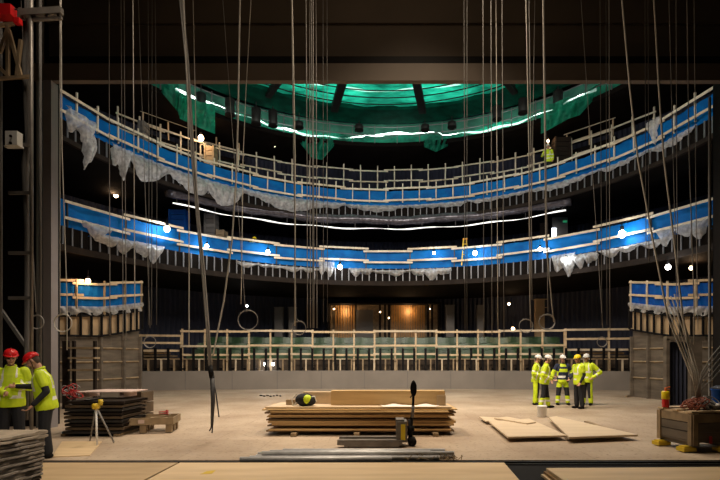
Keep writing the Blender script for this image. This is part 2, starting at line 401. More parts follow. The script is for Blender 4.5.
# duct under upper balcony
t = thing('ventilation_duct','long curved plastic-wrapped duct with a white lit strip under the upper balcony','duct',(0,28.4,EYE+7.9))
pts = [(*arc(14,14.5,R(-50+93*i/60)),EYE+8.12+.04*math.sin(i*.5)) for i in range(61)]
obj('pipe', MB().tube(pts,[.27+.03*math.sin(i*1.7) for i in range(61)],12), 'duct', t, True)
pts = [(*arc(13.9,14.5,R(-49+91*i/90)),EYE+7.58+.035*math.sin(i*.45)) for i in range(91)]
obj('light_strip', MB().tube(pts,[.028+.014*math.sin(i*.37)+.006*math.sin(i*1.3) for i in range(91)],6), 'ledw', t, True)
for k in range(12):
    x,y = arc(14,14.5,R(-48+8.1*k)); obj('hanger', MB().box((x,y,EYE+7.95),(.04,.04,.75)), 'dark', t)

# ------------------------------------------------------------------ ceiling gallery + green netting
GR,GC = 13.6,16.4
t = thing('ceiling_gallery','curved technical gallery ring under the ceiling faced with green net','gallery',(0,GC+GR,EYE+13.1))
fm = annulus(MB(), GR, GC, R(80), EYE+13.15, EYE+13.4); obj('gallery_deck', fm, 'soffit', t)
fm = annulus(MB(), 15.4, GC, R(80), EYE+13.4, EYE+15.4); obj('back_panel', fm, 'greenback', t)
for zz in (13.85,14.35):
    obj('rail', MB().tube([(*arc(GR-.03,GC,R(-62+124*i/60)),EYE+zz) for i in range(61)],.025,6), 'stud', t)
for k in range(22):
    x,y = arc(GR-.03,GC,R(-62+124*k/21)); obj('post', MB().box((x,y,EYE+13.9),(.05,.05,1.1)), 'stud', t)
tag(obj('netting', (lambda: MB().add(*(lambda n: ([p for i in range(n+1) for p in [(*arc(GR+.03+.03*math.sin(i*1.3),GC,R(-63+126*i/n)),EYE+13.38),(*arc(GR+.05,GC,R(-63+126*i/n)),EYE+13.72+.1*math.sin(i*.23)+.08*math.sin(i*.61))]], [(2*i,2*i+2,2*i+3,2*i+1) for i in range(n)]))(160)))(), 'green', smooth=True),'low strip of green netting along the ceiling gallery rail','netting')
# lining ring (dark green) above
t = thing('ceiling_ring','dark green lined ring beam in front of the ceiling gallery','ring beam',(0,29,EYE+14.4))
fm = annulus(MB(), 11.6, GC, R(84), EYE+14.42, EYE+14.75, r1=13.3, c1=GC); obj('ring', fm, 'greendark', t)
for k in range(9):
    a=R(-80+20*k); x,y=arc(12.5,GC,a); obj('hanger', MB().tube([(x,y,EYE+14.7),(x,y,18.6)],.04,6),'dark',t)
# net over the oculus, sagging
mb = MB(); vs=[]; na=80; nr=14
for i in range(na+1):
    a = R(-84+168*i/na)
    for j in range(nr+1):
        u=j/nr; rr=11.7*(.25+.75*u); x,y=arc(rr,GC,a)
        vs.append((x,y,EYE+14.62-.12*math.sin(u*PI*3)+.06*math.sin(i*1.1+j)+random.uniform(-.04,.04)))
w=nr+1
mb.add(vs,[(i*w+j,i*w+j+1,(i+1)*w+j+1,(i+1)*w+j) for i in range(na) for j in range(nr)])
tag(obj('ceiling_netting',mb,'greenceil',smooth=True),'bright green netting stretched across the lit ceiling opening','netting')
# purlins & beams under net
for k,px in enumerate((270,335,422,513)):
    a = px_angle(px,11.6,GC); p=arc(11.9,GC,a); q=arc(6,GC,a)
    tag(obj('roof_beam', MB().bar((*p,EYE+14.38),(*q,EYE+14.38),.42 if k in (1,2) else .3,.3),'black'),
        ('dark roof beam crossing the green ceiling net far left','black roof beam across the green net left of centre','black roof beam across the green net right of centre','dark roof beam crossing the green ceiling net far right')[k],'beam')
for k,rr in enumerate((10.9,10.2,9.5)):
    tag(obj('cable_run', MB().tube([(*arc(rr,GC,R(-60+120*i/40)),EYE+14.36) for i in range(41)],.03,6),'black'),
        ('black curved cable run under the green net nearest the ring','black curved cable run under the green net, middle one','black curved cable run under the green net nearest the header')[k],'cable')
for k,(rr,zz) in enumerate(((10.75,15.05),(9.7,15.1))):
    tag(obj('light_tube', MB().tube([(*arc(rr,GC,R(-60+120*i/60)),EYE+zz+.05*math.sin(i*.6)) for i in range(61)],[max(.006,.035+.03*math.sin(i*.8+k)) for i in range(61)],6),'led'),
        ('glowing curved tube light behind the green net, outer one','glowing curved tube light behind the green net, inner one')[k],'light')
def gl(i): 
    a=-52+104*i/120; d=.0
    return 13.78+.16*math.sin(a*.13+1.0)+.05*math.sin(a*.7)+( .12 if -6<a<14 else 0)
tag(obj('rope_light', MB().tube([(*arc(GR+.25,GC,R(-52+104*i/120)),EYE+gl(i)) for i in range(121)],[.04+.028*math.sin(i*.21+1)+.012*math.sin(i*.9) for i in range(121)],6),'led',smooth=True),'wavy glowing white rope light running along the ceiling gallery','light')
# drum fixtures
drum_labels = []
for k,(px,y) in enumerate(((201,103),(230,108),(256,117),(273,119),(299,121),(359,124),(425,124),(452,121),(497,113),(523,106),(558,100))):
    a = px_angle(px,13.0,GC); x,yy = arc(13.0,GC,a); H=(CY-y)*yy/F
    t = thing('drum_luminaire','black drum lamp housing hanging under the ceiling ring, '+('first','second','third','fourth','fifth','sixth','seventh','eighth','ninth','tenth','eleventh')[k]+' from the left','lamp',(x,yy,EYE+H-.4),0)
    hh=.85 if k<4 or k>7 else .3
    obj('housing', MB().lathe([(.24,0),(.26,.04),(.26,hh),(.2,hh+.05)],n=16),'dark',t,True)
    obj('rim', MB().lathe([(.2,-.03),(.27,-.02),(.27,.05),(.2,.06)],n=16),'black',t,True)
    obj('stem', MB().tube([(0,0,hh),(0,0,15.1+EYE-(EYE+H-.4)-.4)],.03,6),'dark',t)
# hanging green net swags at the sides
def netswag(label, pxs, D, seed):
    rnd=random.Random(seed); n=len(pxs)-1; vs=[]; seg=24; rows=16
    for i in range(seg+1):
        u=i/seg*n; k=min(int(u),n-1); f=u-k
        x=pxs[k][0]*(1-f)+pxs[k+1][0]*f; y0=pxs[k][1]*(1-f)+pxs[k+1][1]*f; y1=pxs[k][2]*(1-f)+pxs[k+1][2]*f
        for j in range(rows+1):
            v=j/rows; d=D+.25*math.sin(i*1.1+v*3)+.15*math.sin(i*2.7)+rnd.uniform(-.05,.05)
            p=P(x,y0+(y1-y0)*v,d); vs.append(p)
    w=rows+1
    return tag(obj('netting_drape',MB().add(vs,[(i*w+j,i*w+j+1,(i+1)*w+j+1,(i+1)*w+j) for i in range(seg) for j in range(rows)]),'green',smooth=True),label,'netting')
netswag('loose green net drape hanging on the left end of the ceiling gallery',[(158,78,88),(178,80,112),(180,92,119),(200,102,128),(215,104,134)],24.2,1)
netswag('loose green net drape hanging on the right end of the ceiling gallery',[(541,104,134),(552,104,128),(568,97,119),(580,96,115),(602,80,90)],24.6,2)

netswag('torn flap of green net hanging below the gallery left of the middle',[(300,136,143),(312,138,158),(322,139,160),(334,140,146)],29.4,3)
netswag('torn flap of green net hanging below the gallery right of the middle',[(424,140,147),(436,140,152),(448,139,146)],29.5,4)
# ------------------------------------------------------------------ side boxes
BP=[(10.8,21.2),(10.95,20.3),(11.1,19.6),(11.4,18.9),(11.9,18.35),(12.7,17.95),(13.8,17.7)]
def path_pt(u, off=0):                        # u 0..1 along BP
    L=[0]
    for i in range(len(BP)-1): L.append(L[-1]+math.dist(BP[i],BP[i+1]))
    s=max(0,min(1,u))*L[-1]
    for i in range(len(BP)-1):
        if s<=L[i+1]+1e-9:
            f=(s-L[i])/(L[i+1]-L[i]); x=BP[i][0]*(1-f)+BP[i+1][0]*f; y=BP[i][1]*(1-f)+BP[i+1][1]*f
            dx=BP[i+1][0]-BP[i][0]; dy=BP[i+1][1]-BP[i][1]; l=math.hypot(dx,dy); nx,ny=dy/l,-dx/l   # towards stage/centre
            return x+nx*off, y+ny*off
def lerp3(u,a,b,c): return a+(b-a)*min(1,u/.45)+(c-b)*max(0,(u-.45)/.55)
def side_box(s, word):
    def pt(u,off,z): x,y=path_pt(u,off); return (s*x,y,EYE+z)
    def strip(u0,u1,off,f0,f1,n=40,amp=0):
        vs=[]
        for i in range(n+1):
            u=u0+(u1-u0)*i/n; o=off+amp*math.sin(i*1.9)
            vs+=[pt(u,o,f0(u)),pt(u,o+.0,f1(u))]
        fs=[(2*i,2*i+1,2*i+3,2*i+2) for i in range(n)]
        return MB().add(vs,fs)
    bot=lambda u: lerp3(u,1.22,.82,.80); mid=lambda u: lerp3(u,2.05,1.62,1.48); top=lambda u: lerp3(u,3.30,2.92,2.78)
    c=pt(.5,0,-EYE)
    t=thing('side_box','%s side box balcony with black post front above a boarded wall'%word,'balcony',c)
    # outer boarded wall
    obj('boarded_wall', strip(0,1,-.12,lambda u:-EYE,bot), 'board', t)
    for zz in (-.9,-.2,.35): obj('batten', MB().tube([pt(i/20,-.1,zz) for i in range(21)],.04,4),'woodd',t)
    for u in (0,.2,.42): obj('wall_post', MB().box((pt(u,-.06,0)[0],pt(u,-.06,0)[1],(EYE+.9)/2),(.12,.12,EYE+.9)),'board',t)
    obj('cream_backing', strip(0,1,-.10,bot,mid), 'cream', t)
    obj('bottom_rail', MB().tube([pt(i/30,.02,bot(i/30)) for i in range(31)],.045,6),'black',t)
    obj('middle_rail', MB().tube([pt(i/30,.02,mid(i/30)) for i in range(31)],.045,6),'black',t)
    for k in range(15):
        u=k/14; a=pt(u,.05,bot(u)); b=pt(u,.05,mid(u)+.12); obj('post', MB().bar(a,b,.07,.07),'black',t)
    # deck + rear
    vs=[]
    n=20
    for i in range(n+1):
        u=i/n; x,y=path_pt(u,-.14); vs+=[(s*x,y,EYE+mid(u)-.12),(s*x,y,EYE+mid(u)),(s*(x+4.0),y+1.2,EYE+mid(u)),(s*(x+4.0),y+1.2,EYE+mid(u)-.12)]
    fs=[]
    for i in range(n):
        for k in range(4): fs.append((4*i+k,4*i+(k+1)%4,4*i+4+(k+1)%4,4*i+4+k))
    fs+=[(0,3,2,1),(4*n,4*n+1,4*n+2,4*n+3)]
    obj('deck',MB().add(vs,fs),'soffit',t)
    tag(obj('tarpaulin',strip(0,1,-.02,lambda u:mid(u)+.28,lambda u:top(u)-.05,60,.03),'blue' if s<0 else 'bluedeep',smooth=True),'blue tarpaulin on the rail of the %s side box'%word,'tarpaulin')
    g=thing('guardrail','timber guardrail around the top of the %s side box'%word,'guardrail',pt(.5,0,2))
    for zf in (0,.55):
        for (u0,u1,dz) in ((0,.36,0),(.30,.62,-.06),(.55,1,.05)):
            obj('rail',MB().bar(pt(u0,.06,top(u0)-zf+dz),pt((u0+u1)/2,.06,top((u0+u1)/2)-zf+dz),.04,.09).bar(pt((u0+u1)/2,.06,top((u0+u1)/2)-zf+dz),pt(u1,.06,top(u1)-zf+dz),.04,.09),'wood',g)
    for k in range(6):
        u=.01+k/5*.98; obj('post',MB().bar(pt(u,.03,mid(u)-.02),pt(u,.03,top(u)+.08),.06,.06),'woodd' if s<0 else 'wood2',g)
    # plastic skirt
    vs=[];n=70;rows=5;rnd=random.Random(5+s)
    for i in range(n+1):
        u=i/n
        for j in range(rows+1):
            v=j/rows; z=mid(u)+.36-(.30+.08*math.sin(i*.6))*v; vs.append(pt(u,.08+.05*math.sin(i*1.3+j)+rnd.uniform(-.02,.02),z))
    w=rows+1
    tag(obj('plastic_sheet',MB().add(vs,[(i*w+j,i*w+j+1,(i+1)*w+j+1,(i+1)*w+j) for i in range(n) for j in range(rows)]),'plastic',smooth=True),'grey plastic sheet bunched along the foot of the %s side box tarpaulin'%word,'plastic sheet')
side_box(-1,'left'); side_box(1,'right')

# ------------------------------------------------------------------ pit wall, stalls
PR=60.; PC=-33.6     # arc of pit wall
def pit(x, off=0): return PC+math.sqrt((PR+off)**2-x*x)
mb=MB(); vs=[]; n=40
for i in range(n+1):
    x=-14+28*i/n; vs+=[(x,pit(x),0),(x,pit(x),1.0),(x,pit(x)+1.2,1.0),(x,pit(x)+1.2,0)]
fs=[]
for i in range(n):
    for k in range(4): fs.append((4*i+k,4*i+(k+1)%4,4*i+4+(k+1)%4,4*i+4+k))
struct('wall_pit',mb.add(vs,fs+[(0,3,2,1),(4*n,4*n+1,4*n+2,4*n+3)]),'concrete')
mb=MB()
for i in range(12): 
    x=-13+26*i/11; mb.box((x,pit(x)-.004,.49),(.025,.02,.97))
struct('trim_30',mb,'grey')
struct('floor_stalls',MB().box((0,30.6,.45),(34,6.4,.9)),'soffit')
def stallpt(x,off,z): return (x,pit(x)+off,z)
def pitfence(label,x0,x1,posts,rails,z0,ztop,dz=0):
    t=thing('pit_guardrail',label,'guardrail',stallpt((x0+x1)/2,.25,z0))
    for k in range(posts+1):
        x=x0+(x1-x0)*k/posts; obj('post',MB().box(stallpt(x,.25,(z0+ztop)/2),(.09,.07,ztop-z0)),'wood',t)
    nb=max(1,round((x1-x0)/3.2))
    for zr in rails:
        for i in range(nb):
            a=x0+(x1-x0)*(i-.02)/nb; b=x0+(x1-x0)*(i+1.02)/nb; s=.05*((i%2)-.5)
            obj('rail',MB().bar(stallpt(a,.18,zr+s),stallpt(b,.18,zr+s),.04,.11),'wood2' if (i+int(zr*9))%2 else 'wood',t)
    return t
PDm=26.4; Z=lambda y,D=PDm: EYE+(CY-y)*D/F
pitfence('long timber guardrail along the pit edge in front of the green membrane',XD(188,PDm),XD(561,PDm),18,(Z(331.5),Z(346),Z(354.5)),1.0,Z(329.5))
pitfence('lower timber guardrail at the left end of the pit edge',XD(128,PDm),XD(187,PDm),1,(Z(336),Z(343),Z(350.5)),1.0,Z(336))
pitfence('timber guardrail at the right end of the pit edge',XD(562,PDm),XD(640,PDm),2,(Z(330),Z(339),Z(349.5)),1.0,Z(329))
t=thing('formwork_row','row of black upright brackets and short timber blocks along the pit edge','formwork',stallpt(0,.05,1.0))
for k in range(46):
    x=XD(132,PDm)+(XD(640,PDm)-XD(132,PDm))*k/45
    obj('bracket',MB().box(stallpt(x,.02,1.0+.62),(.12,.07,1.22)).box(stallpt(x,.30,1.12),(.08,.5,.08)),'black',t)
    obj('block',MB().box(stallpt(x+.28,.04,1.0+.32),(.075,.08,.62)).box(stallpt(x+.28,.04,1.64),(.58,.07,.05)),'woodd' if k%3 else 'wood2',t)
# green membrane seat steps (stuff-like sheet)
mb=MB(); vs=[]; n=120; prof=[(.78,1.62),(.8,1.85),(1.5,1.8),(1.55,2.15),(2.3,2.2),(2.35,2.55),(3.2,2.6),(3.25,2.95),(4.0,3.0)]
for i in range(n+1):
    x=XD(188,PDm)+(XD(575,PDm)-XD(188,PDm))*i/n
    for (o,z) in prof: vs.append(stallpt(x,o+.03*math.sin(i*.9),z+.02*math.sin(i*.7+o)))
w=len(prof)
tag(obj('membrane',mb.add(vs,[(i*w+j,(i+1)*w+j,(i+1)*w+j+1,i*w+j+1) for i in range(n) for j in range(w-1)]),'greenmem',smooth=False),'green membrane laid over the seating steps behind the pit guardrail','membrane')
for s,(xa,xb,lab) in enumerate(((XD(128,27.5),XD(186,27.5),'stack of brown timber boards behind the left pit rail'),(XD(566,27.5),XD(636,27.5),'stack of brown timber boards behind the right pit rail'))):
    t=thing('timber_stack',lab,'timber',((xa+xb)/2,26.9,1.0))
    for k in range(8):
        obj('board',MB().box(((xa+xb)/2+random.uniform(-.2,.2),27.1,1.0+k*.16),((xb-xa)*(.98-.07*k),.8,.11)),'woodd' if k%2 else 'plyedge',t)
mb=MB(); vs=[]
for i in range(61):
    x=-13+26*i/60; vs+=[stallpt(x,.6,.92),stallpt(x,.6,1.66)]
tag(obj('backing_board',mb.add(vs,[(2*i,2*i+2,2*i+3,2*i+1) for i in range(60)]),'plyedge2'),'dark brown board running behind the brackets on the pit edge','board')
# things along the stalls back wall
def standing_panel(label,px0,px1,y0,y1,D,m,name='wall_panel',cat='panel',th=.08):
    z1=Z(y0,D); z0=Z(y1,D); x0=XD(px0,D); x1=XD(px1,D)
    return tag(obj(name,MB().box(((x0+x1)/2,D,(z0+z1)/2),(x1-x0,th,z1-z0)).box(((x0+x1)/2,D-.06,z1-.03),(x1-x0,.05,.05)).box((x0+.03,D-.06,(z0+z1)/2),(.05,.05,z1-z0)).box((x1-.03,D-.06,(z0+z1)/2),(.05,.05,z1-z0)),m),label,cat)
D=31.6
zf=.9
def col(label,px0,px1,y0,m,D=31.6):
    z1=Z(y0,D); x0=XD(px0,D); x1=XD(px1,D)
    return tag(obj('column_panel',MB().box(((x0+x1)/2,D,(zf+z1)/2),(x1-x0,.3,z1-zf)).box(((x0+x1)/2,D,z1+.03),((x1-x0)+.08,.36,.06)).box(((x0+x1)/2,D-.16,z1-.5),((x1-x0)*.8,.04,.05)),m),label,'panel')
col('tall tan board standing left behind the pit rail',213,224,301,'tan',31.0)
col('tall tan board standing right behind the pit rail',535,547,300,'tan',31.0)
col('narrow grey panel left of the lit foyer opening',275,283,308,'grey')
col('narrow grey panel nearest the left side of the lit foyer opening',289,296,308,'grey')
col('narrow grey panel just right of the lit foyer opening',446,454,306,'grey')
col('narrow grey panel second to the right of the foyer opening',477,483,306,'grey')
col('grey panel standing at the right behind the pit rail',575,586,319,'grey',30.)
col('grey post standing at the left behind the pit rail',156,163,321,'grey',30.)
# foyer
FD=33.2; x0=XD(330,FD); x1=XD(438,FD); zt=Z(304.5,FD); zb=.9
t=thing('foyer_opening','warmly lit foyer opening with timber slats behind the pit rail','foyer',((x0+x1)/2,FD,zb))
obj('frame',MB().box(((x0+x1)/2,FD-.1,zt+.06),(x1-x0+.3,.9,.12)).box((x0-.08,FD-.1,(zt+zb)/2),(.12,.9,zt-zb)).box((x1+.08,FD-.1,(zt+zb)/2),(.12,.9,zt-zb)),'black',t)
obj('back_panel',MB().box(((x0+x1)/2,FD+.3,(zt+zb)/2),(x1-x0,.06,zt-zb)),'woodd',t)
for pa,pb in ((336,354),(392,424)):
    n=int((pb-pa)/2.2)
    for k in range(n):
        x=XD(pa+(pb-pa)*k/(n-1),FD+.2); obj('slat',MB().box((x,FD+.2,(zt+zb)/2),(.09,.08,zt-zb-.05)),'slat',t)
d=obj('door',MB().box((XD(364.5,FD),FD+.1,(Z(310,FD)+zb)/2),(XD(373,FD)-XD(356,FD),.08,Z(310,FD)-zb)).box((XD(364.5,FD),FD+.05,(Z(313,FD)+zb)/2),(.7,.04,2.2)),'grey',t)
for k,px in enumerate((380,385,389,428,432)): obj('dark_column',MB().box((XD(px,FD),FD-.05,(zt+zb)/2),(.14,.14,zt-zb)),'black',t)
for px,y in ((334,309),(380,312),(389,318),(430,309)):
    tag(obj('foyer_bulb',MB().ell(P(px,y,FD-.25),(.05,.05,.05),n=8),'bulbw'),'small warm bulb in the foyer opening '+{334:'at its left edge',380:'left of the middle columns',389:'low beside the slats',430:'near its right edge'}[px],'bulb')
lightpt(P(345,311,FD-.25),28,(1,.6,.3)); lightpt(P(408,311,FD-.25),34,(1,.6,.3))

# level 2 clutter
def H2(a_px, D): return None
S2=EYE+5.0
t=thing('partition','pale grey partition with a lit doorway on the lower balcony at the right','partition',(XD(560,28),28,S2))
obj('panel',MB().box((XD(560,28),28,(S2+Z(208,28))/2),(XD(568,28)-XD(553,28),.12,Z(208,28)-S2)),'grey',t)
obj('lit_pane',MB().box((XD(554,27.8),27.8,(Z(228,27.8)+Z(239,27.8))/2),(.26,.04,.64)),'panelw',t)
obj('door_leaf',MB().box((XD(544,27.9),27.9,(S2+Z(223,27.9))/2),(.5,.08,Z(223,27.9)-S2)),'fascia',t)
obj('exit_sign',MB().box((XD(565,27.8),27.8,Z(221.5,27.8)),(.22,.05,.12)),'signg',t)
def crate(label,px0,px1,y0,D,m,z0,cat='crate',name='crate'):
    x0=XD(px0,D);x1=XD(px1,D);z1=Z(y0,D); h=z1-z0; w=x1-x0
    mb=MB()
    for k in range(max(2,int(h/.25))):
        kk=max(2,int(h/.25)); mb.box(((x0+x1)/2,D,z0+h*(k+.5)/kk),(w,.6,h/kk*.88))
    for xx in (x0+.05,x1-.05): mb.box((xx,D-.32,z0+h/2),(.09,.05,h))
    return tag(obj(name,mb,m),label,cat)
crate('dark blue wrapped bundle standing on the left of the lower balcony',171,188,211,26.2,'bluedeep',S2,'bundle','wrapped_bundle')
crate('grey cabinet standing behind the lower balcony rail left of the small worker',206,217,215,26.8,'grey',S2,'cabinet','cabinet')
crate('brown crate on the lower balcony behind the rail, beside the grey cabinet',218,226,231,26.6,'woodd',S2)
crate('brown upright crate on the upper tier at the left',206,216,148,27.2,'tan',EYE+9.85)
crate('brown flat site cabinet on the upper tier at the right, beside the worker',553,569,139,27.0,'fascia',EYE+9.85,'cabinet','cabinet')
crate('dark loose crate behind the upper rail at the left end',141,147,123,24.6,'grey',EYE+9.85)
# stepladder
D=26.4; t=thing('stepladder','small yellow stepladder standing behind the lower rail right of centre','ladder',(XD(465,D),D,S2))
for sx in (-1,1): 
    obj('stile',MB().bar((XD(465,D)+sx*.22,D-.2,S2),(XD(465,D)+sx*.08,D,Z(239,D)),.05,.05),'yellow',t)
    obj('stile',MB().bar((XD(465,D)+sx*.22,D+.3,S2),(XD(465,D)+sx*.08,D+.02,Z(239,D)),.05,.05),'yellow',t)
for k in range(5): obj('tread',MB().box((XD(465,D),D-.16+.03*k,S2+.3+.3*k),(.36-.045*k,.09,.03)),'yellow',t)
obj('top_cap',MB().box((XD(465,D),D,Z(239,D)),(.26,.14,.04)),'orange',t)

# ------------------------------------------------------------------ lamps (lit bulbs)
def bulb(px,y,D,r,warm,e,label,hang=.25):
    p=P(px,y,D); r*=1.25; t=thing('work_lamp',label,'lamp',p,0)
    obj('bulb',MB().ell((0,0,0),(r,r,r*1.15),n=12),'bulbw' if warm else 'bulb',t,True)
    obj('socket',MB().lathe([(r*.5,r),(r*.6,r*1.3),(r*.5,r*2.2)],n=10),'black',t,True)
    obj('flex',MB().tube([(0,0,r*2),(0,.02,hang+r*2)],.012,5),'black',t)
    if e: lightpt(p+Vector((0,-.28,0)),e,(1,.62,.34) if warm else (.86,.93,1),.14)
D2=lambda px: arc(r2-.15,c2,px_angle(px,r2-.15,c2))[1]
D3=lambda px: arc(r3-.15,c3,px_angle(px,r3-.15,c3))[1]
bulb(167,229,D2(167)-.2,.10,0,60,'white glaring lamp on the lower rail at the left')
bulb(207,246,D2(207)-.2,.07,0,26,'white lamp against the lower tarpaulin, second from the left')
bulb(268,252,D2(268)-.2,.08,0,34,'white lamp against the lower tarpaulin, third from the left')
bulb(340,267,D2(340)-.15,.10,0,34,'white lamp low under the lower tarpaulin left of centre')
bulb(434,253,D2(434)-.2,.06,0,24,'small white lamp against the lower tarpaulin right of centre')
bulb(475,253,D2(475)-.2,.09,0,38,'white lamp against the lower tarpaulin beside the stepladder')
bulb(540,249,D2(540)-.2,.07,0,26,'white lamp against the lower tarpaulin left of the plastic bundle')
bulb(566,259,D2(566)-.35,.06,0,40,'lamp glowing behind the bright plastic bundle on the right')
bulb(622,234,D2(622)-.2,.12,0,55,'large white lamp against the lower tarpaulin at the right')
bulb(116,195,24.2,.09,1,90,'warm bulb on the side wall above the left of the lower balcony')
bulb(616,194,26.6,.09,1,90,'warm bulb under the upper balcony at the right, left one of the pair')
bulb(645,197,25.2,.09,1,90,'warm bulb under the upper balcony at the right, right one of the pair')
bulb(275,145,30,.075,1,18,'single warm bulb in the dark below the ceiling gallery, left')
bulb(476,144,30,.085,1,18,'single warm bulb in the dark below the ceiling gallery, right')
bulb(201,138,26.6,.12,1,45,'warm lamp above the tan crate on the upper tier')
bulb(548,141,26.9,.05,1,20,'small warm lamp beside the worker on the upper tier')
bulb(88,281,18.6,.07,1,30,'warm bulb above the left side box')
bulb(668,267,19.5,.08,0,26,'white bulb above the right side box')
bulb(691,268,20.5,.06,1,24,'warm bulb in the doorway behind the right side box')
bulb(509,304,31,.06,1,12,'warm bulb high behind the pit rail at the right')
bulb(513,329,27.6,.08,1,26,'warm lamp on an arm behind the pit rail at the right')
bulb(247,306,28,.05,0,6,'tiny white lamp above the cable loop left of centre')
bulb(265,364,26.35,.07,0,8,'bright small lamp low between the pit brackets at the left',.05)
bulb(273,364,26.35,.06,0,6,'second bright small lamp low between the pit brackets at the left',.05)

# ------------------------------------------------------------------ ropes
def rope(pts, D, m='ropegrey', r=.010, label='', group=None, loop=None, wob=0, n=2, name='rope', cat='rope'):
    # extend to batten at top
    (xa,ya),(xb,yb)=pts[0],pts[1]
    ytop = CY-(11.3-EYE)*F/D
    xt = xa+(xa-xb)*(ya-ytop)/(yb-ya)*1.0
    pl=[(xt,ytop)]+list(pts)
    W=[]
    for i in range(len(pl)-1):
        k=6 if abs(pl[i+1][1]-pl[i][1])>60 else 2
        for j in range(k):
            f=j/k; x=pl[i][0]*(1-f)+pl[i+1][0]*f; y=pl[i][1]*(1-f)+pl[i+1][1]*f; W.append(P(x,y,D))
    W.append(P(*pl[-1],D))
    mb=MB().tube(W,r*.85,6)
    if loop:
        for (cx,cy,rad,k) in loop:
            c=P(cx,cy,D); rr=rad*D/F
            for q in range(k):
                e=.012*q
                mb.tube([c+Vector(((rr-e*.3)*math.sin(2*PI*i/28),e-.01,(rr-e)*math.cos(2*PI*i/28))) for i in range(28)],r*1.0,6,closed=True)
    return tag(obj(name,mb,m,smooth=True),label,cat,group)
# (points, depth, material, radius, label, group)
RP=[
 ([(61,0),(62,150),(67,300),(67,350)],9.2,'rope',.011,'pale rope falling just right of the left proscenium column'),
 ([(109,0),(110,335)],10.8,'ropegrey',.009,'single thin grey rope between the left side box and the left column'),
 ([(178,0),(186,60),(192,160),(203,270),(207,320),(211,376)],10.0,'ropegrey',.030,None),
 ([(184,0),(188,100),(189,230),(189,300),(189,345)],9.2,'rope',.012,'pale rope hanging just left of the thick dark sling'),
 ([(193,0),(196,130),(197,200)],10.8,'rope',.010,'pale rope stopping on the upper balcony right of the sling'),
 ([(240,0),(238,120),(236,180),(232,240),(224,300),(217,335),(213,356)],9.2,'rope',.017,'thick pale rope curving left down to the sling'),
 ([(251,0),(246,90),(243,160),(242,240),(241,304)],10.8,'rope',.011,'pale rope above the small lamp and cable loop left of centre'),
 ([(292,0),(294,100),(295,160),(295,326)],9.2,'rope',.016,'thick pale rope left of the cluster near the centre'),
 ([(464,0),(465,330)],10.8,'ropedim',.008,'dim thin rope right of centre, left one of the pair over the stepladder'),
 ([(467,0),(467,330)],10.8,'ropedim',.008,'dim thin rope right of centre, right one of the pair over the stepladder'),
 ([(483,0),(484,340)],10.0,'ropegrey',.008,'thin grey rope, first of the four right of the stepladder'),
 ([(491,0),(492,335)],10.0,'ropegrey',.010,'thin grey rope, second of the four right of the stepladder'),
 ([(496,0),(498,330)],10.8,'rope',.010,'pale rope, third of the four right of the stepladder'),
 ([(502,0),(504,338)],10.0,'ropegrey',.009,'thin grey rope, fourth of the four right of the stepladder'),
 ([(526,0),(529,150),(530,300),(531,328)],9.2,'rope',.013,'pale rope, left of the close pair right of centre'),
 ([(529,0),(531,150),(532,300)],10.0,'ropegrey',.011,'grey rope, right of the close pair right of centre'),
 ([(543,0),(545,150),(546,240),(552,305),(554,322)],9.2,'rope',.014,'pale rope passing the worker on the upper tier at right'),
 ([(600,0),(602,325)],10.8,'ropedim',.008,'dim rope at the right, left of three together'),
 ([(606,0),(607,325)],10.8,'ropedim',.008,'dim rope at the right, middle of three together'),
 ([(609,0),(610,330)],10.0,'ropegrey',.009,'grey rope at the right, right of three together'),
 ([(622,0),(630,90),(638,160),(653,240),(668,318),(690,372),(697,388)],9.2,'rope',.019,'thick pale rope slanting down to the crate, left one'),
 ([(654,0),(659,90),(664,160),(674,240),(683,318),(693,365),(698,390)],9.2,'rope',.019,'thick pale rope slanting down to the crate, right one'),
 ([(669,0),(677,300),(680,330)],10.0,'ropegrey',.009,'thin grey rope just right of the thick slanting pair'),
 ([(645,0),(646,250)],10.8,'ropedim',.008,'dim rope between the two slanting ropes, left'),
 ([(648,0),(649,262)],10.8,'ropedim',.008,'dim rope between the two slanting ropes, right'),
 ([(676,0),(677,200),(679,330)],10.8,'ropegrey',.009,'grey rope over the right side box, third from the frame edge'),
 ([(687,0),(689,150),(694,300),(694,345)],10.0,'ropegrey',.012,'grey rope over the right side box, second from the frame edge'),
 ([(694,0),(696,200),(698,330)],10.8,'ropegrey',.009,'grey rope over the right side box, nearest the frame edge'),
]
for pts,D,m,r,lab in RP:
    if lab: rope(pts,D,m,r,lab)
for k,(x,xe) in enumerate(((121,123),(124,126))): rope([(x,0),(xe,300),(xe,340)],10.8,'ropegrey',.008,'one of two thin close ropes in front of the left balconies','close pair of ropes in front of the left balconies')
rope([(133,0),(134,160),(135,330)],10.0,'rope',.010,'pale rope crossing the left balconies above the side box end')
for x,xe in ((148,149),(152,152),(155,157)): rope([(x,0),(xe,170),(xe-.5,325)],10.8,'ropedim',.008,'one of three thin dim ropes left of the thick sling','three dim ropes left of the thick sling')
for k,(x,xe) in enumerate(((306,307),(309.5,310),(313,313.5),(316,316.5),(311,312.5))): rope([(x,0),(xe,160),(xe+.5,328)],10.0+.8*(k%2),'ropegrey',.012,'one of five grey ropes in a tight cluster left of centre','cluster of grey ropes left of centre')
for x in (323,327): rope([(x,0),(x+.5,322)],10.8,'ropedim',.008,'one of two dim ropes just right of the tight rope cluster','dim pair right of the rope cluster')
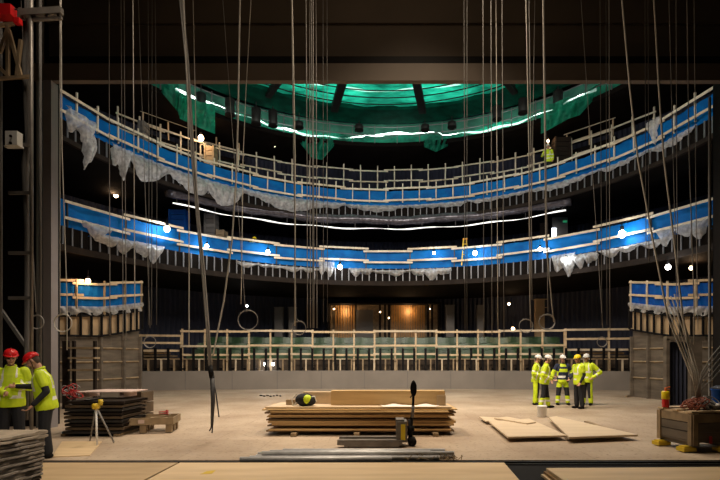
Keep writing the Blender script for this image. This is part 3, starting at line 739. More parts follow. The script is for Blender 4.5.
# cable loops
rope([(241,250),(245,305),(247,312)],10.8,'ropegrey',.007,'thin cable ending in a large round loop left of centre',None,[(248,320,10,2)],name='looped_cable',cat='cable')
rope([(295,250),(296,318),(299,321)],10.0,'ropegrey',.008,'cable ending in a small loop below the rope cluster',None,[(299,328,7,2)],name='looped_cable',cat='cable')
rope([(531,250),(530,315)],10.8,'ropegrey',.008,'cable with a round loop in front of the tan board, left loop',None,[(526,326,7,2)],name='looped_cable',cat='cable')
rope([(546,150),(548,312)],10.8,'ropegrey',.008,'cable with a round loop in front of the tan board, right loop',None,[(547,322,8,3)],name='looped_cable',cat='cable')
rope([(60,250),(60,314)],9.2,'rope',.008,'pale cable loop hanging beside the left proscenium column',None,[(63,323,9,2)],name='looped_cable',cat='cable')
rope([(33,250),(36,312)],9.2,'ropegrey',.008,'grey cable loop hanging on the lighting tower',None,[(37,322,7,2)],name='looped_cable',cat='cable')
rope([(601,300),(603,330)],10.8,'ropegrey',.007,'thin cable tied in small loops at the right behind the pit rail',None,[(602,342,5,2)],name='looped_cable',cat='cable')
rope([(149,300),(150,328)],10.8,'ropegrey',.007,'thin cable tied in small loops at the left behind the pit rail',None,[(150,342,6,2)],name='looped_cable',cat='cable')
# cable sling with tail
t=thing('cable_sling','thick dark sling of cables hanging low with a taped frayed end left of centre','cable',P(211,432,10.))
pts=[(177,-96),(181,0),(187,60),(193,160),(198,220),(203,270),(207,320),(211,376)]
W=[P(x,y,10.) for x,y in pts]
for k in range(3):
    o=Vector((.022*math.cos(2.1*k),.022*math.sin(2.1*k),0)); obj('strand',MB().tube([w+o for w in W],.020,6),'ropegrey',t,True)
obj('tape',MB().tube([P(210,366,10.),P(212,378,10.)],.055,8),'black',t,True)
obj('tail',MB().tube([P(212,376,10.),P(213,400,10.),P(212,425,10.)],[.05,.045,.03],8),'ropeblack',t,True)
obj('loose_end',MB().tube([P(212,420,10.),P(211,428,10.),P(209.5,431,10.)],.014,6),'ropeblack',t,True)
obj('loose_end',MB().tube([P(212.5,420,10.),P(212.5,428,10.),P(212,433,10.)],.014,6),'ropeblack',t,True)
obj('side_strand',MB().tube([P(213,380,10.),P(216,393,10.),P(219,417,10.)],.014,6),'ropeblack',t,True)
# ropes gathered over crate
for k in range(4):
    o=k*3.4; rope([(672+o,300),(686+o*1.0,350),(696+o*.8,392)],9.2 ,'rope' if k%2 else 'ropegrey',.010,'one of four ropes fanned above the crate on the right','ropes fanned above the crate')if False else tag(obj('rope',MB().tube([P(664+o,300-2*k,9.2),P(678+o,335,9.2),P(692+o*.6,372,9.15),P(696+o*.5,396,9.1)],.010,6),'rope',smooth=True),'one of four pale rope tails gathered down into the crate tangle','rope','rope tails gathered at the crate')
for k in range(5):
    tag(obj('rope',MB().tube([P(724,342+6*k,9.0),P(712,356+6*k,9.0),P(702,372+4*k,9.05),P(696+k,398,9.1)],.011,6),'ropegrey',smooth=True),'one of five grey ropes sweeping in from the right edge to the crate','rope','ropes sweeping in from the right edge')

# ------------------------------------------------------------------ left lighting tower
D=9.0; tx=lambda px: XD(px,D)
t=thing('lighting_tower','dark steel lattice lighting tower at the left edge of the stage','tower',(tx(24),D,0),None)
zt=10.6
obj('main_pipe',MB().tube([(tx(31.5),D,0),(tx(31.5),D,zt)],.032,10),'steeldull',t,True)
obj('rear_pipe',MB().tube([(tx(25),D+.4,0),(tx(25),D+.4,zt)],.026,8),'ropedim',t,True)
obj('outer_pipe',MB().tube([(tx(-8),D+.2,0),(tx(-8),D+.2,zt)],.03,8),'ropedim',t,True)
for k,y in enumerate((145,193,253,298)): obj('rung',MB().bar(P(9,y,D+.05),P(32,y,D+.05),.05,.06),'steeldull',t)
obj('cable_bundle',MB().tube([P(26,-60,D+.1),P(28,30,D+.1),P(25,60,D+.1),P(28,140,D+.1),P(25,165,D+.1),P(27,230,D+.1),P(27,345,D+.1),P(26,420,D+.1)],[.05,.05,.06,.045,.06,.04,.045,.04],8),'ropedim',t,True)
mb=MB()
for a,b in (((-6,79),(31,76.5)),((8,24),(8,78)),((0,53),(8,28)),((9,30),(21,76)),((-6,62),(9,77)),((21,40),(17,76)),((-6,26),(14,24))): mb.bar(P(*a,D),P(*b,D),.05,.055)
obj('truss',mb,'woodd',t)
mb=MB().bar(P(14,14,D),P(62,11,D),.10,.12).bar(P(30,20,D),P(62,18,D),.05,.05)
for x in (20,32,44,56): mb.bar(P(x,8,D),P(x+4,20,D),.04,.04)
obj('outrigger',mb,'steeldull',t)
obj('brace',MB().bar(P(-6,300,D+.3),P(28,349,D+.3),.05,.06),'ropedim',t)
# red chain hoist
t=thing('chain_hoist','red chain hoist motor on top of the lattice tower at the left','hoist',P(5,16,8.8),None)
obj('body',MB().box(P(3,12.5,8.8),(.42,.2,.19)).box(P(3,8,8.8),(.38,.16,.05)),'red',t)
obj('hook_block',MB().box(P(18,21.5,8.8),(.1,.09,.1)),'red',t)
obj('chain',MB().tube([P(18,19,8.8),P(18,10,8.8),P(14,9,8.8)],.015,6).tube([P(3,8,8.8),P(3,-96,8.8)],.012,6),'dark',t)
# socket box
t=thing('socket_box','small white box with two round sockets fixed to the tower','socket box',P(14,147,8.9),None)
obj('case',MB().box(P(14,139.5,8.9),(.22,.14,.26)).box(P(14,147,8.95),(.3,.1,.03)),'whitep',t)
for y in (136,143): obj('socket',MB().tube([P(10.5,y,8.82),P(10.5,y,8.80)],.025,10),'black',t)

# ------------------------------------------------------------------ stage foreground boards
def slab(name,label,cat,pts,z0,z1,m,group=None):
    return tag(obj(name,MB().poly(pts,z0,z1),m),label,cat,group)
def G(px,py,z=0): 
    D=(EYE-z)*F/(py-CY); return (XD(px,D),D)
ST=-.02
slab('plywood_sheet','dull plywood floor sheet at the front left beside the wavy stack','plywood sheet',[G(30,462.5,.02),G(178,462.5,.02),G(120,492,.02),G(-60,492,.02)],ST,.02,'plyfore')
slab('plywood_sheet','long pale plywood floor sheet along the front centre below the steel pipes','plywood sheet',[G(180,462.5,.02),G(504,462.5,.02),G(530,492,.02),G(124,492,.02)],ST,.02,'plyfore2')
for k,lab in enumerate(('bottom pale plywood sheet of the low stack at the front right','middle pale plywood sheet of the low stack at the front right','topmost pale plywood sheet of the low stack at the front right')):
    z=-.02+.045*k+.01
    slab('plywood_sheet',lab,'plywood sheet',[G(541+2.5*k,469,.1),(8.0,G(700,467.5,.1)[1]+.05),(8.0,5.6),G(578+2.5*k,495,.1)],z,z+.035,'plyfore2' if k!=1 else 'plyedge')
struct('trim_31',MB().box((0,8.02,-.004),(24,.04,.02)).box((2,7.86,-.01),(20,.03,.02)),'dark')
tag(obj('paint_mark',MB().poly([G(200,474,.024),G(207,471,.024),G(216,470,.024),G(212,473.5,.024)],.021,.0225),'yellow'),'small yellow-green paint smear on the front plywood sheet','mark')

# wavy stack front-left
for k in range(12):
    z=.083*k; mb=MB(); x0,x1,y0,y1=-5.2,-3.58-.012*(11-k),3.0,5.08
    n=20; rs=[]
    # rounded profile swept along the right face with slight waves
    vs=[]
    for i in range(n+1):
        y=y0+(y1-y0)*i/n; wv=.012*math.sin(y*9+k)+.008*math.sin(y*23+k*2)
        dz=.012*math.sin(y*4+k*.3)
        pr=[(x0,0),(x1-.015,0),(x1+wv,.012),(x1+wv,.03),(x1-.018,.039),(x1+wv-.003,.048),(x1+wv-.003,.07),(x1-.015,.08),(x0,.08)]
        vs+=[(a,y,z+b+dz) for a,b in pr]
    w=9; fs=[(i*w+j,(i+1)*w+j,(i+1)*w+(j+1)%w,i*w+(j+1)%w) for i in range(n) for j in range(w)]
    fs+=[tuple(range(w)),tuple(n*w+w-1-j for j in range(w))]
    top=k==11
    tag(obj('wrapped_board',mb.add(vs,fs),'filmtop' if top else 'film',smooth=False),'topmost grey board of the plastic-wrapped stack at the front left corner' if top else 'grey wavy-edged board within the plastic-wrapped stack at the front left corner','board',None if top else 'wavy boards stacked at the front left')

# ------------------------------------------------------------------ centre plywood stack
def sheet(px0,px1,Df,Db,z,th,m,label,group=None,sk=0,name='plywood_sheet'):
    x0=XD(px0,Df);x1=XD(px1,Df)
    return tag(obj(name,MB().poly([(x0,Df),(x1,Df+sk*.3),(x1-.05,Db),(x0+.12-sk*.5,Db)],z,z+th),m),label,'plywood sheet' if name=='plywood_sheet' else 'timber',group)
for k,(a,b) in enumerate(((290,300),(352,362),(430,440))):
    tag(obj('bearer',MB().box(((XD(a,10.7)+XD(b,10.7))/2,11.05,.04),(.12,1.1,.08)),'woodd'),'timber bearer under the central plywood stack, '+('left one','middle one','right one')[k],'timber')
z=.08; rnd=random.Random(3)
lays=[(268,455,'plyedge'),(267,456,'ply'),(269,454,'plyedge'),(268,455,'ply'),(266,454,'ply'),(264,456,'plyedge'),(268,452,'ply'),(266,453,'ply'),(265,455,'plyedge'),(266,453,'ply')]
for k,(a,b,m) in enumerate(lays):
    th=.030 if k not in (3,4) else .05; gap=.004 if k not in (1,5,7) else .034
    sheet(a+rnd.uniform(-4,5),b+rnd.uniform(-5,3),10.75+rnd.uniform(-.10,.12),11.95,z,th,m,'plywood sheet within the middle of the central stack on the floor','sheets of the central plywood stack',rnd.uniform(-.2,.2)); z+=th+gap
sheet(262,458,10.68,12.0,z+.01,.026,'ply','longest plywood sheet near the top of the central stack',None,.3); z+=.05
sheet(265,452,10.8,11.95,z,.028,'plypale','topmost plywood sheet of the central stack, carrying the beams'); z+=.03
TZ=z
# beams on top
def beam(px0,px1,D0,D1,h,m,label,z=TZ):
    x0=XD(px0,D0);x1=XD(px1,D0)
    mb=MB().box(((x0+x1)/2,(D0+D1)/2,z+h/2),(x1-x0,D1-D0,h))
    return tag(obj('timber_beam',mb,m),label,'timber beam')
beam(331,445,11.15,11.42,.335,'ply','long deep pale timber beam lying on the right of the central stack')
beam(303,336,11.5,11.75,.28,'wood','shorter timber beam end behind the long beam, toward the helmet bag')
beam(286,296,11.2,11.4,.12,'woodd','small timber offcut at the left on the central stack beside the bag')
tag(obj('timber_beam',MB().box((XD(430,11.2)+.25,11.1,TZ+.12),(.2,.06,.24)),'tan'),'short upright block at the right end of the long pale beam','timber beam')
mb=MB(); vs=[];nx,ny=16,6
for i in range(nx+1):
    for j in range(ny+1):
        vs.append((XD(383,10.85)+(XD(436,10.85)-XD(383,10.85))*i/nx+.05*(j%2)*0-.1*j/ny*(1 if i<8 else -1),10.78+.3*j/ny,TZ+.004+.02*(1+math.sin(i*.9+j*.6))*(j/ny)))
tag(obj('plastic_film',mb.add(vs,[(i*7+j,(i+1)*7+j,(i+1)*7+j+1,i*7+j+1) for i in range(nx) for j in range(ny)]),'paper',smooth=True),'white crumpled sheet lying on the central plywood stack near the pallet truck','sheet')
# bag with hi-vis
bc=Vector((XD(305,11.1),11.05,TZ))
t=thing('tool_bag','black and hi-vis yellow tool bag lying on the left of the central stack','bag',bc,0)
obj('body',MB().ell((0,0,.14),(.22,.15,.15),n=16).ell((.12,-.02,.12),(.15,.13,.12),n=14),'cloth',t,True)
obj('hivis_flap',MB().ell((.07,-.07,.15),(.12,.10,.11),n=14),'hivis',t,True)
obj('strap',MB().tube([(-.27,0,.0),(-.29,0,.14),(-.2,0,.26),(-.08,0,.22),(-.18,-.05,.08),(-.24,-.06,.01)],.014,6).tube([(.14,-.08,.2),(.24,-.06,.22),(.28,-.04,.1)],.014,6),'refl',t,True)

# pallet truck
jx=lambda px: XD(px,9.4)
t=thing('pallet_truck','grey hand pallet truck with a tall black tiller in front of the plywood stack','pallet truck',(jx(405),9.4,0),None)
for yy in (9.3,9.68):
    obj('fork',MB().poly([(jx(338),yy-.05),(jx(342),yy-.08),(jx(402),yy-.08),(jx(402),yy+.08),(jx(342),yy+.08),(jx(338),yy+.05)],.05,.15).box((jx(372),yy-.085,.09),(jx(400)-jx(346),.012,.13)),'steeldull',t)
    obj('load_wheel',MB().tube([(jx(349),yy-.03,.045),(jx(349),yy+.03,.045)],.043,12),'black',t,True)
obj('mast',MB().box((jx(401.5),9.48,.30),(.21,.44,.40)).box((jx(400),9.48,.51),(.16,.36,.05)),'steeldull',t)
obj('warning_sign',MB().box((jx(402.8),9.25,.30),(.085,.012,.30)),['yellowp'],t)
obj('pump',MB().tube([(jx(410.5),9.46,.1),(jx(410.5),9.46,.52)],.045,10).box((jx(411),9.46,.34),(.13,.13,.1)),'black',t,True)
for yy in (9.40,9.55): obj('steer_wheel',MB().tube([(jx(412),yy-.03,.09),(jx(412),yy+.03,.09)],.09,16),'black',t,True)
obj('tiller',MB().tube([(jx(411.5),9.47,.42),(jx(413),9.43,.75),(jx(413.5),9.4,1.02)],[.035,.026,.024],8),'black',t,True)
obj('tiller_spring',MB().tube([(jx(412.4),9.42,.56),(jx(413.1),9.40,.80)],.03,8),'steeldull',t,True)
hd=obj('handle',MB().tube([(jx(413.5)+.042*math.sin(q),9.38,1.13+.13*math.cos(q)) for q in [2*PI*i/24 for i in range(24)]],.022,8,closed=True).ell((jx(413.5),9.38,1.18),(.045,.025,.12),n=10).box((jx(413.5),9.38,1.08),(.05,.03,.12)),'black',t,True)
obj('control_lever',MB().bar((jx(413.5),9.36,1.04),(jx(410),9.33,.96),.015,.02),'black',t)

# steel pipes bundle
rnd=random.Random(11)
for k,(a,b,y,z) in enumerate(((240,392,8.06,.04),(250,440,8.15,.04),(256,455,8.25,.04),(262,448,8.36,.04),(258,430,8.47,.04),(262,454,8.2,.108),(270,430,8.31,.108),(283,445,8.42,.108))):
    x0=XD(a,y);x1=XD(b,y);mb=MB()
    mb.tube([(x0,y,z),(x1,y+rnd.uniform(-.05,.05),z)],.036,10)
    tag(obj('steel_pipe',mb,'steel',smooth=True),'galvanised steel pipe in the loose bundle lying in front of the pallet truck','pipe','galvanised pipes in front of the plywood stack')
mb=MB()
for k in range(40):
    x=XD(405+rnd.uniform(0,55),8.2); p=Vector((x,8.14+rnd.uniform(-.1,.12),.02)); mb.tube([p,p+Vector((rnd.uniform(-.1,.1),rnd.uniform(-.05,.05),rnd.uniform(.01,.09)))],.006,4)
tag(obj('wood_shavings',mb,'woodd'),'tangle of brown straps and shavings at the right end of the steel pipes','debris',None,'stuff')

# ------------------------------------------------------------------ floor panels right
slab('floor_panel','pale panel lying skewed on the floor, front left of the flat panels','panel',[G(489,422,.1),G(529,419,.1),G(567,436,.1),G(508,437.5,.1)],.08,.115,'plypale')
slab('floor_panel','largest pale panel lying on the floor, right of the flat panels','panel',[G(549,417.5,.12),G(556,416.5,.12),G(638,435,.12),G(569,437.5,.12)],.09,.13,'plypale')
slab('floor_panel','narrow pale panel lying at the back left of the flat panels','panel',[G(494,418,.14),G(507,416.8,.14),G(536,422,.14),G(527,423.5,.14)],.12,.145,'plypale')
slab('floor_panel','small pale panel at the far left of the flat panels','panel',[G(479,416.5,.1),G(500,417.5,.1),G(512,421.5,.1),G(486,421,.1)],.07,.10,'plypale')
for k,(a,b,c,d) in enumerate(((495,424,514,435),(560,421,577,434),(586,422,618,433),(536,425,555,434))):
    p=G(a,b,.05);q=G(c,d,.05); tag(obj('bearer',MB().bar((p[0],p[1],.04),(q[0],q[1],.04),.1,.08),'woodd'),'timber bearer under the flat floor panels, '+('leftmost','under the largest panel at its left','under the largest panel at its right','under the front left panel at its right')[k],'timber')
# bucket
p=G(542,417); 
t=thing('bucket','pale grey plastic bucket on the floor in front of the group of workers','bucket',(p[0],p[1],0),0)
obj('pail',MB().lathe([(.11,0),(.125,.02),(.135,.30),(.145,.31),(.145,.33),(.125,.33),(.12,.30)],n=20),'whitep',t,True)
obj('handle',MB().tube([(.14*math.cos(q),-.02,.3-.08*math.sin(q)) for q in [PI*i/10 for i in range(11)]],.006,5),'steel',t,True)

# ------------------------------------------------------------------ crate right
cr_a=R(9); cx0,cy0=6.13,9.25
t=thing('pallet_crate','grey wooden collar crate on yellow feet at the right edge, topped by tangled ropes','crate',(cx0,cy0,0),cr_a)
W_,L_=1.25,.85
def lb(name,c,d,m,par=t): return obj(name,MB().box(c,d),m,par)
for k in range(3):
    z=.22+k*.165
    obj('plank_collar',MB().box((0,-L_/2,z+.075),(W_,.03,.15)).box((0,L_/2,z+.075),(W_,.03,.15)).box((-W_/2,0,z+.075),(.03,L_,.15)).box((W_/2,0,z+.075),(.03,L_,.15)),'board' if k<2 else 'woodd',t)
for x in (-W_/2+.03,0,W_/2-.03): obj('corner_post',MB().box((x,-L_/2-.025,.42),(.09,.03,.56)),'woodd',t)
for y in (-L_/2+.03,L_/2-.03): obj('corner_post',MB().box((-W_/2-.025,y,.42),(.03,.09,.56)),'woodd',t)
obj('pallet_base',MB().box((0,0,.20),(W_+.02,L_+.02,.03)).box((-W_/2+.08,0,.15),(.12,L_,.08)).box((W_/2-.08,0,.15),(.12,L_,.08)).box((0,0,.15),(.12,L_,.08)),'board',t)
obj('lid_pallet',MB().box((0,-.36,.745),(W_+.05,.14,.03)).box((0,0,.745),(W_+.05,.14,.03)).box((0,.36,.745),(W_+.05,.14,.03)).box((-W_/2+.07,0,.715),(.12,L_,.03)).box((W_/2-.07,0,.715),(.12,L_,.03)),'wood',t)
for x,y in ((-W_/2-.02,-.30),(-W_/2-.02,.34),(.02,-L_/2-.02)):
    obj('yellow_foot',MB().box((x,y,.055),(.34 if x>-.3 else .26,.20,.07)).box((x,y,.10),(.20,.14,.03)),'yellow',t)
obj('pink_tag',MB().box((-.30,-L_/2-.05,.24),(.05,.02,.13)),'redpaint',t)
rnd=random.Random(4)
ct=Matrix.Translation((cx0,cy0,0))@Matrix.Rotation(cr_a,4,'Z')
for nme,m_,cx_,lab in (('coiled_cable','rustc',-.32,'tangled red cable heap on top of the crate at the right'),('coiled_cable','ropegrey',-.12,'tangled grey cable heap on top of the crate, beside the red one')):
    mb=MB()
    for k in range(16):
        c=ct@Vector((cx_+rnd.uniform(-.12,.12),-.1+rnd.uniform(-.15,.15),.79+rnd.uniform(0,.16))); rr=rnd.uniform(.06,.15); ax=Matrix.Rotation(rnd.uniform(-.9,.9),3,'X')@Matrix.Rotation(rnd.uniform(-.9,.9),3,'Y')
        mb.tube([c+ax@Vector((rr*math.cos(2*PI*i/16),rr*math.sin(2*PI*i/16),0)) for i in range(16)],.011,5,closed=True)
    tag(obj(nme,mb,m_,smooth=True),lab,'cable')
tag(obj('wrapped_bundle',MB().ell(ct@Vector((.12,.05,.83)),(.18,.13,.075),n=12).ell(ct@Vector((.24,-.05,.81)),(.1,.1,.05),n=10),'paper',smooth=True),'small white wrapped bundle on the crate beside the cables','bundle')
# blue bin
b=ct@Vector((.42,.0,.76)); t=thing('bin','dark blue plastic bin on the crate at the right frame edge','bin',b,0)
obj('tub',MB().lathe([(.17,0),(.18,.02),(.20,.34),(.215,.35),(.215,.37),(.19,.37)],n=20),'bluedeep',t,True)
obj('lid',MB().lathe([(.21,.37),(.21,.39),(.12,.43)],n=20),'navy',t,True)
# extinguisher
p=ct@Vector((-.56,.33,.76)); p=(p.x,p.y,.76)
t=thing('fire_extinguisher','red fire extinguisher with a yellow collar standing at the back of the crate','extinguisher',p,0)
obj('cylinder',MB().lathe([(.06,0),(.065,.01),(.065,.26),(.045,.31),(.02,.33)],n=16),'red',t,True)
obj('yellow_collar',MB().lathe([(.07,.16),(.075,.17),(.075,.30),(.06,.32)],n=16),'yellowp',t,True)
obj('valve',MB().tube([(0,0,.32),(0,0,.37)],.018,8).bar((-.02,0,.37),(.09,0,.40),.02,.02).bar((-.02,0,.35),(.08,0,.345),.02,.015),'orange',t,True)
obj('hose',MB().tube([(.02,0,.34),(.09,-.02,.30),(.1,-.02,.15),(.08,-.02,.08)],.010,6),'black',t,True)
# dark stuff beneath right box: doorway and post
t=thing('doorway','dark blue curtained doorway under the right side box','doorway',(XD(676,17.4),17.4,0),None)
x0=XD(667,17.4);x1=XD(700,17.4)
obj('curtain',MB().add([(x0+(x1-x0)*i/40,17.45+.05*math.sin(i*1.3),z) for i in range(41) for z in (0,2.3)],[(2*i,2*i+2,2*i+3,2*i+1) for i in range(40)]),'navy',t)
obj('frame',MB().box((x0-.05,17.35,1.2),(.12,.2,2.4)).box((XD(694,17.35),17.3,1.2),(.4,.2,2.4)).box(((x0+x1)/2,17.35,2.42),(x1-x0+.2,.2,.14)),'board',t)

# ------------------------------------------------------------------ left equipment
for k in range(9):
    z=.06+k*.082; x0=XD(54,10.2);x1=XD(131,10.9); mb=MB()
    j=random.uniform(-.06,.06)
    mb.box(((x0+x1)/2+j,10.55,z+.03),(x1-x0,.06,.05)).box(((x0+x1)/2+j,11.55,z+.03),(x1-x0,.06,.05))
    for q in range(7): mb.box((x0+.05+(x1-x0-.1)*q/6+j,11.05,z+.03),(.05,1.0,.045))
    mb.box(((x0+x1)/2+j,11.05,z+.058),(x1-x0,1.0,.008))
    tag(obj('steel_frame_panel',mb,('dark','woodf','fascia')[k%3]),'dark steel frame panel in the flat stack behind the yellow tripod','panel','flat dark frame panels stacked at the left')
for k,x in enumerate((XD(60,10.6),XD(120,10.9))):
    tag(obj('bearer',MB().box((x+.1,11.05,.03),(.1,1.0,.06)),'woodd'),('timber bearer under the left end of the dark frame stack','timber bearer under the right end of the dark frame stack')[k],'timber')
tag(obj('yellow_board',MB().poly([G(52,457.5),G(90,456),G(102,442),G(62,442)],.0,.015),'plyfore2'),'yellowish board lying on the floor in front of the dark frame stack','board')
zt=.06+9*.082
tag(obj('pale_sheet',MB().poly([(XD(76,11.2),11.05),(XD(134,11.3),11.15),(XD(133,11.3),12.0),(XD(88,11.3),12.0)],zt+.13,zt+.15).box((XD(85,11.4),11.6,zt+.065),(.1,.6,.13)).box((XD(124,11.4),11.6,zt+.065),(.1,.6,.13)),'pink'),'pale pinkish sheet lying on top of the dark frame stack','sheet')
# clutter on left stack: red cable, tools
mb=MB(); rnd=random.Random(8)
for k in range(9):
    c=Vector((XD(70+rnd.uniform(-6,7),10.9),10.9+rnd.uniform(-.15,.2),zt+.05+rnd.uniform(0,.22))); rr=rnd.uniform(.06,.13); ax=Matrix.Rotation(rnd.uniform(-1.2,1.2),3,'X')@Matrix.Rotation(rnd.uniform(-1.2,1.2),3,'Y')
    mb.tube([c+ax@Vector((rr*math.cos(2*PI*i/14),rr*math.sin(2*PI*i/14),0)) for i in range(14)],.011,5,closed=True)
tag(obj('coiled_cable',mb,'redpaint',smooth=True),'red cable tangle on the dark frame stack beside the helmeted pair','cable')
mb=MB()
for k in range(8):
    c=Vector((XD(63+rnd.uniform(-5,5),10.9),11.2+rnd.uniform(-.15,.2),zt+.05+rnd.uniform(0,.3))); rr=rnd.uniform(.06,.13); ax=Matrix.Rotation(rnd.uniform(-1.2,1.2),3,'X')
    mb.tube([c+ax@Vector((rr*math.cos(2*PI*i/14),rr*math.sin(2*PI*i/14),0)) for i in range(14)],.011,5,closed=True)
tag(obj('coiled_cable',mb,'ropegrey',smooth=True),'grey cable tangle on the dark frame stack behind the worker','cable')
crate('small grey tool case on the dark frame stack',88,99,398.5,10.9,'dark',zt,'case','tool_case')
crate('brown wooden case behind the dark frame stack',131,148,391,12.6,'woodf',0,'case','wooden_case')
# tripod stand
tp=G(97,446); D=tp[1]
t=thing('tripod_stand','white-legged stand with a round yellow head in front of the dark frame stack','tripod',(tp[0],D,0),None)
hd=Vector((XD(96,D+.1),D+.1,Z(407,D)))
obj('head',MB().lathe([(.05,-.05),(.075,-.03),(.075,.04),(.05,.06)],c=hd,n=16).box(hd+Vector((.09,0,.08)),(.06,.06,.12)),'yellow',t,True)
obj('leg',MB().tube([hd,(tp[0],D,.01)],.02,8),'whitep',t,True)
obj('leg',MB().tube([hd,(XD(114,D+.35),D+.35,.01)],.016,8),'ropegrey',t,True)
obj('leg',MB().tube([hd,(XD(90,D+.6),D+.6,.01)],.016,8),'ropedim',t,True)
# pallet with boxes
t=thing('pallet','small timber pallet with blocks on the floor right of the dark stack','pallet',(XD(145,11.2),11.3,0),R(12))
for x in (-.55,0,.55):
    obj('block_row',MB().box((x,-.3,.10),(.13,.13,.17)).box((x,.0,.10),(.13,.13,.17)).box((x,.3,.10),(.13,.13,.17)).box((x,0,.2),(.13,.75,.02)),'woodd',t)
for y in (-.3,-.1,.1,.3): obj('deck_board',MB().box((0,y,.225),(1.3,.13,.025)),'woodd',t)
obj('side_collar',MB().box((0,-.39,.28),(1.32,.025,.16)).box((0,.39,.28),(1.32,.025,.16)).box((-.65,0,.28),(.025,.78,.16)).box((.65,0,.28),(.025,.78,.16)),'woodd',t)
obj('paper_label',MB().box((-.35,-.408,.28),(.12,.006,.1)).box((-.02,-.408,.28),(.13,.006,.08)),'pink',t)
pm=Matrix.Translation((XD(145,11.2),11.3,0))@Matrix.Rotation(R(12),4,'Z')
tag(obj('timber_offcut',MB().bar(pm@Vector((.1,-.1,.30)),pm@Vector((.5,.1,.34)),.1,.06).bar(pm@Vector((.05,.1,.3)),pm@Vector((.45,-.05,.30)),.08,.05),'woodd'),'timber offcuts lying in the small pallet at the left','timber')
tag(obj('coiled_cable',MB().tube([pm@Vector((.35+.1*math.cos(i*.6),.05+.08*math.sin(i*.6),.38+.004*i)) for i in range(24)],.014,6),'redpaint',smooth=True),'small brown cable coil in the pallet at the left','cable')
# wall furniture beneath left box
t=thing('rack','timber and steel rack against the boarded wall under the left side box','rack',(XD(78,16.2),16.2,0),None)
for px in (66,74,95): obj('post',MB().box((XD(px,16.2),16.2,Z(341,16.2)/2),(.2 if px<70 else .08,.1,Z(341,16.2))),'fascia',t)
for y in (348,358,370): obj('shelf',MB().box((XD(84,16.2),16.2,Z(y,16.2)),(.9,.3,.06)),'woodd',t)
# rubble bits on floor
rnd=random.Random(21)
for k in range(7):
    px=261+3.2*k; p=G(px,396.5+rnd.uniform(-.6,.6)); mb=MB().ell((p[0],p[1],.03),(.05+.05*rnd.random(),.06,.03),n=6)
    tag(obj('debris_lump',mb,'black'),'one of several small dark lumps on the floor left of the plywood stack','debris','dark lumps on the floor left of the stack')
p=G(626,397);q=G(640,395.5); tag(obj('timber_offcut',MB().bar((p[0],p[1],.03),(q[0],q[1],.03),.08,.06),'woodd'),'single dark timber strip on the floor right of the group','timber')

# ------------------------------------------------------------------ people
def nearseg(p, segs):
    best=None
    for nm,a,b in segs:
        ab=b-a; t=max(0,min(1,(p-a).dot(ab)/ab.length_squared)); d=(p-(a+ab*t)).length
        if best is None or d<best[0]: best=(d,nm,t)
    return best[1],best[2]
def remesh_obj(name, mb, mats, parent, vox, rule=None, smooth_it=2):
    me=mb.mesh(name+'_src'); o=bpy.data.objects.new(name,me); COL.objects.link(o)
    md=o.modifiers.new('r','REMESH'); md.mode='VOXEL'; md.voxel_size=vox
    m2=o.modifiers.new('s','SMOOTH'); m2.factor=.5; m2.iterations=smooth_it
    dg=bpy.context.evaluated_depsgraph_get(); dg.update(); ev=o.evaluated_get(dg)
    nm=bpy.data.meshes.new_from_object(ev); o.modifiers.clear(); o.data=nm; bpy.data.meshes.remove(me)
    nm.name=name; nm.materials.clear()
    for m in mats: nm.materials.append(M[m])
    if rule:
        nm.polygons.foreach_set('material_index',[rule(p.center) for p in nm.polygons])
    nm.polygons.foreach_set('use_smooth',[True]*len(nm.polygons)); nm.update()
    o.parent=parent
    return o
V=Vector
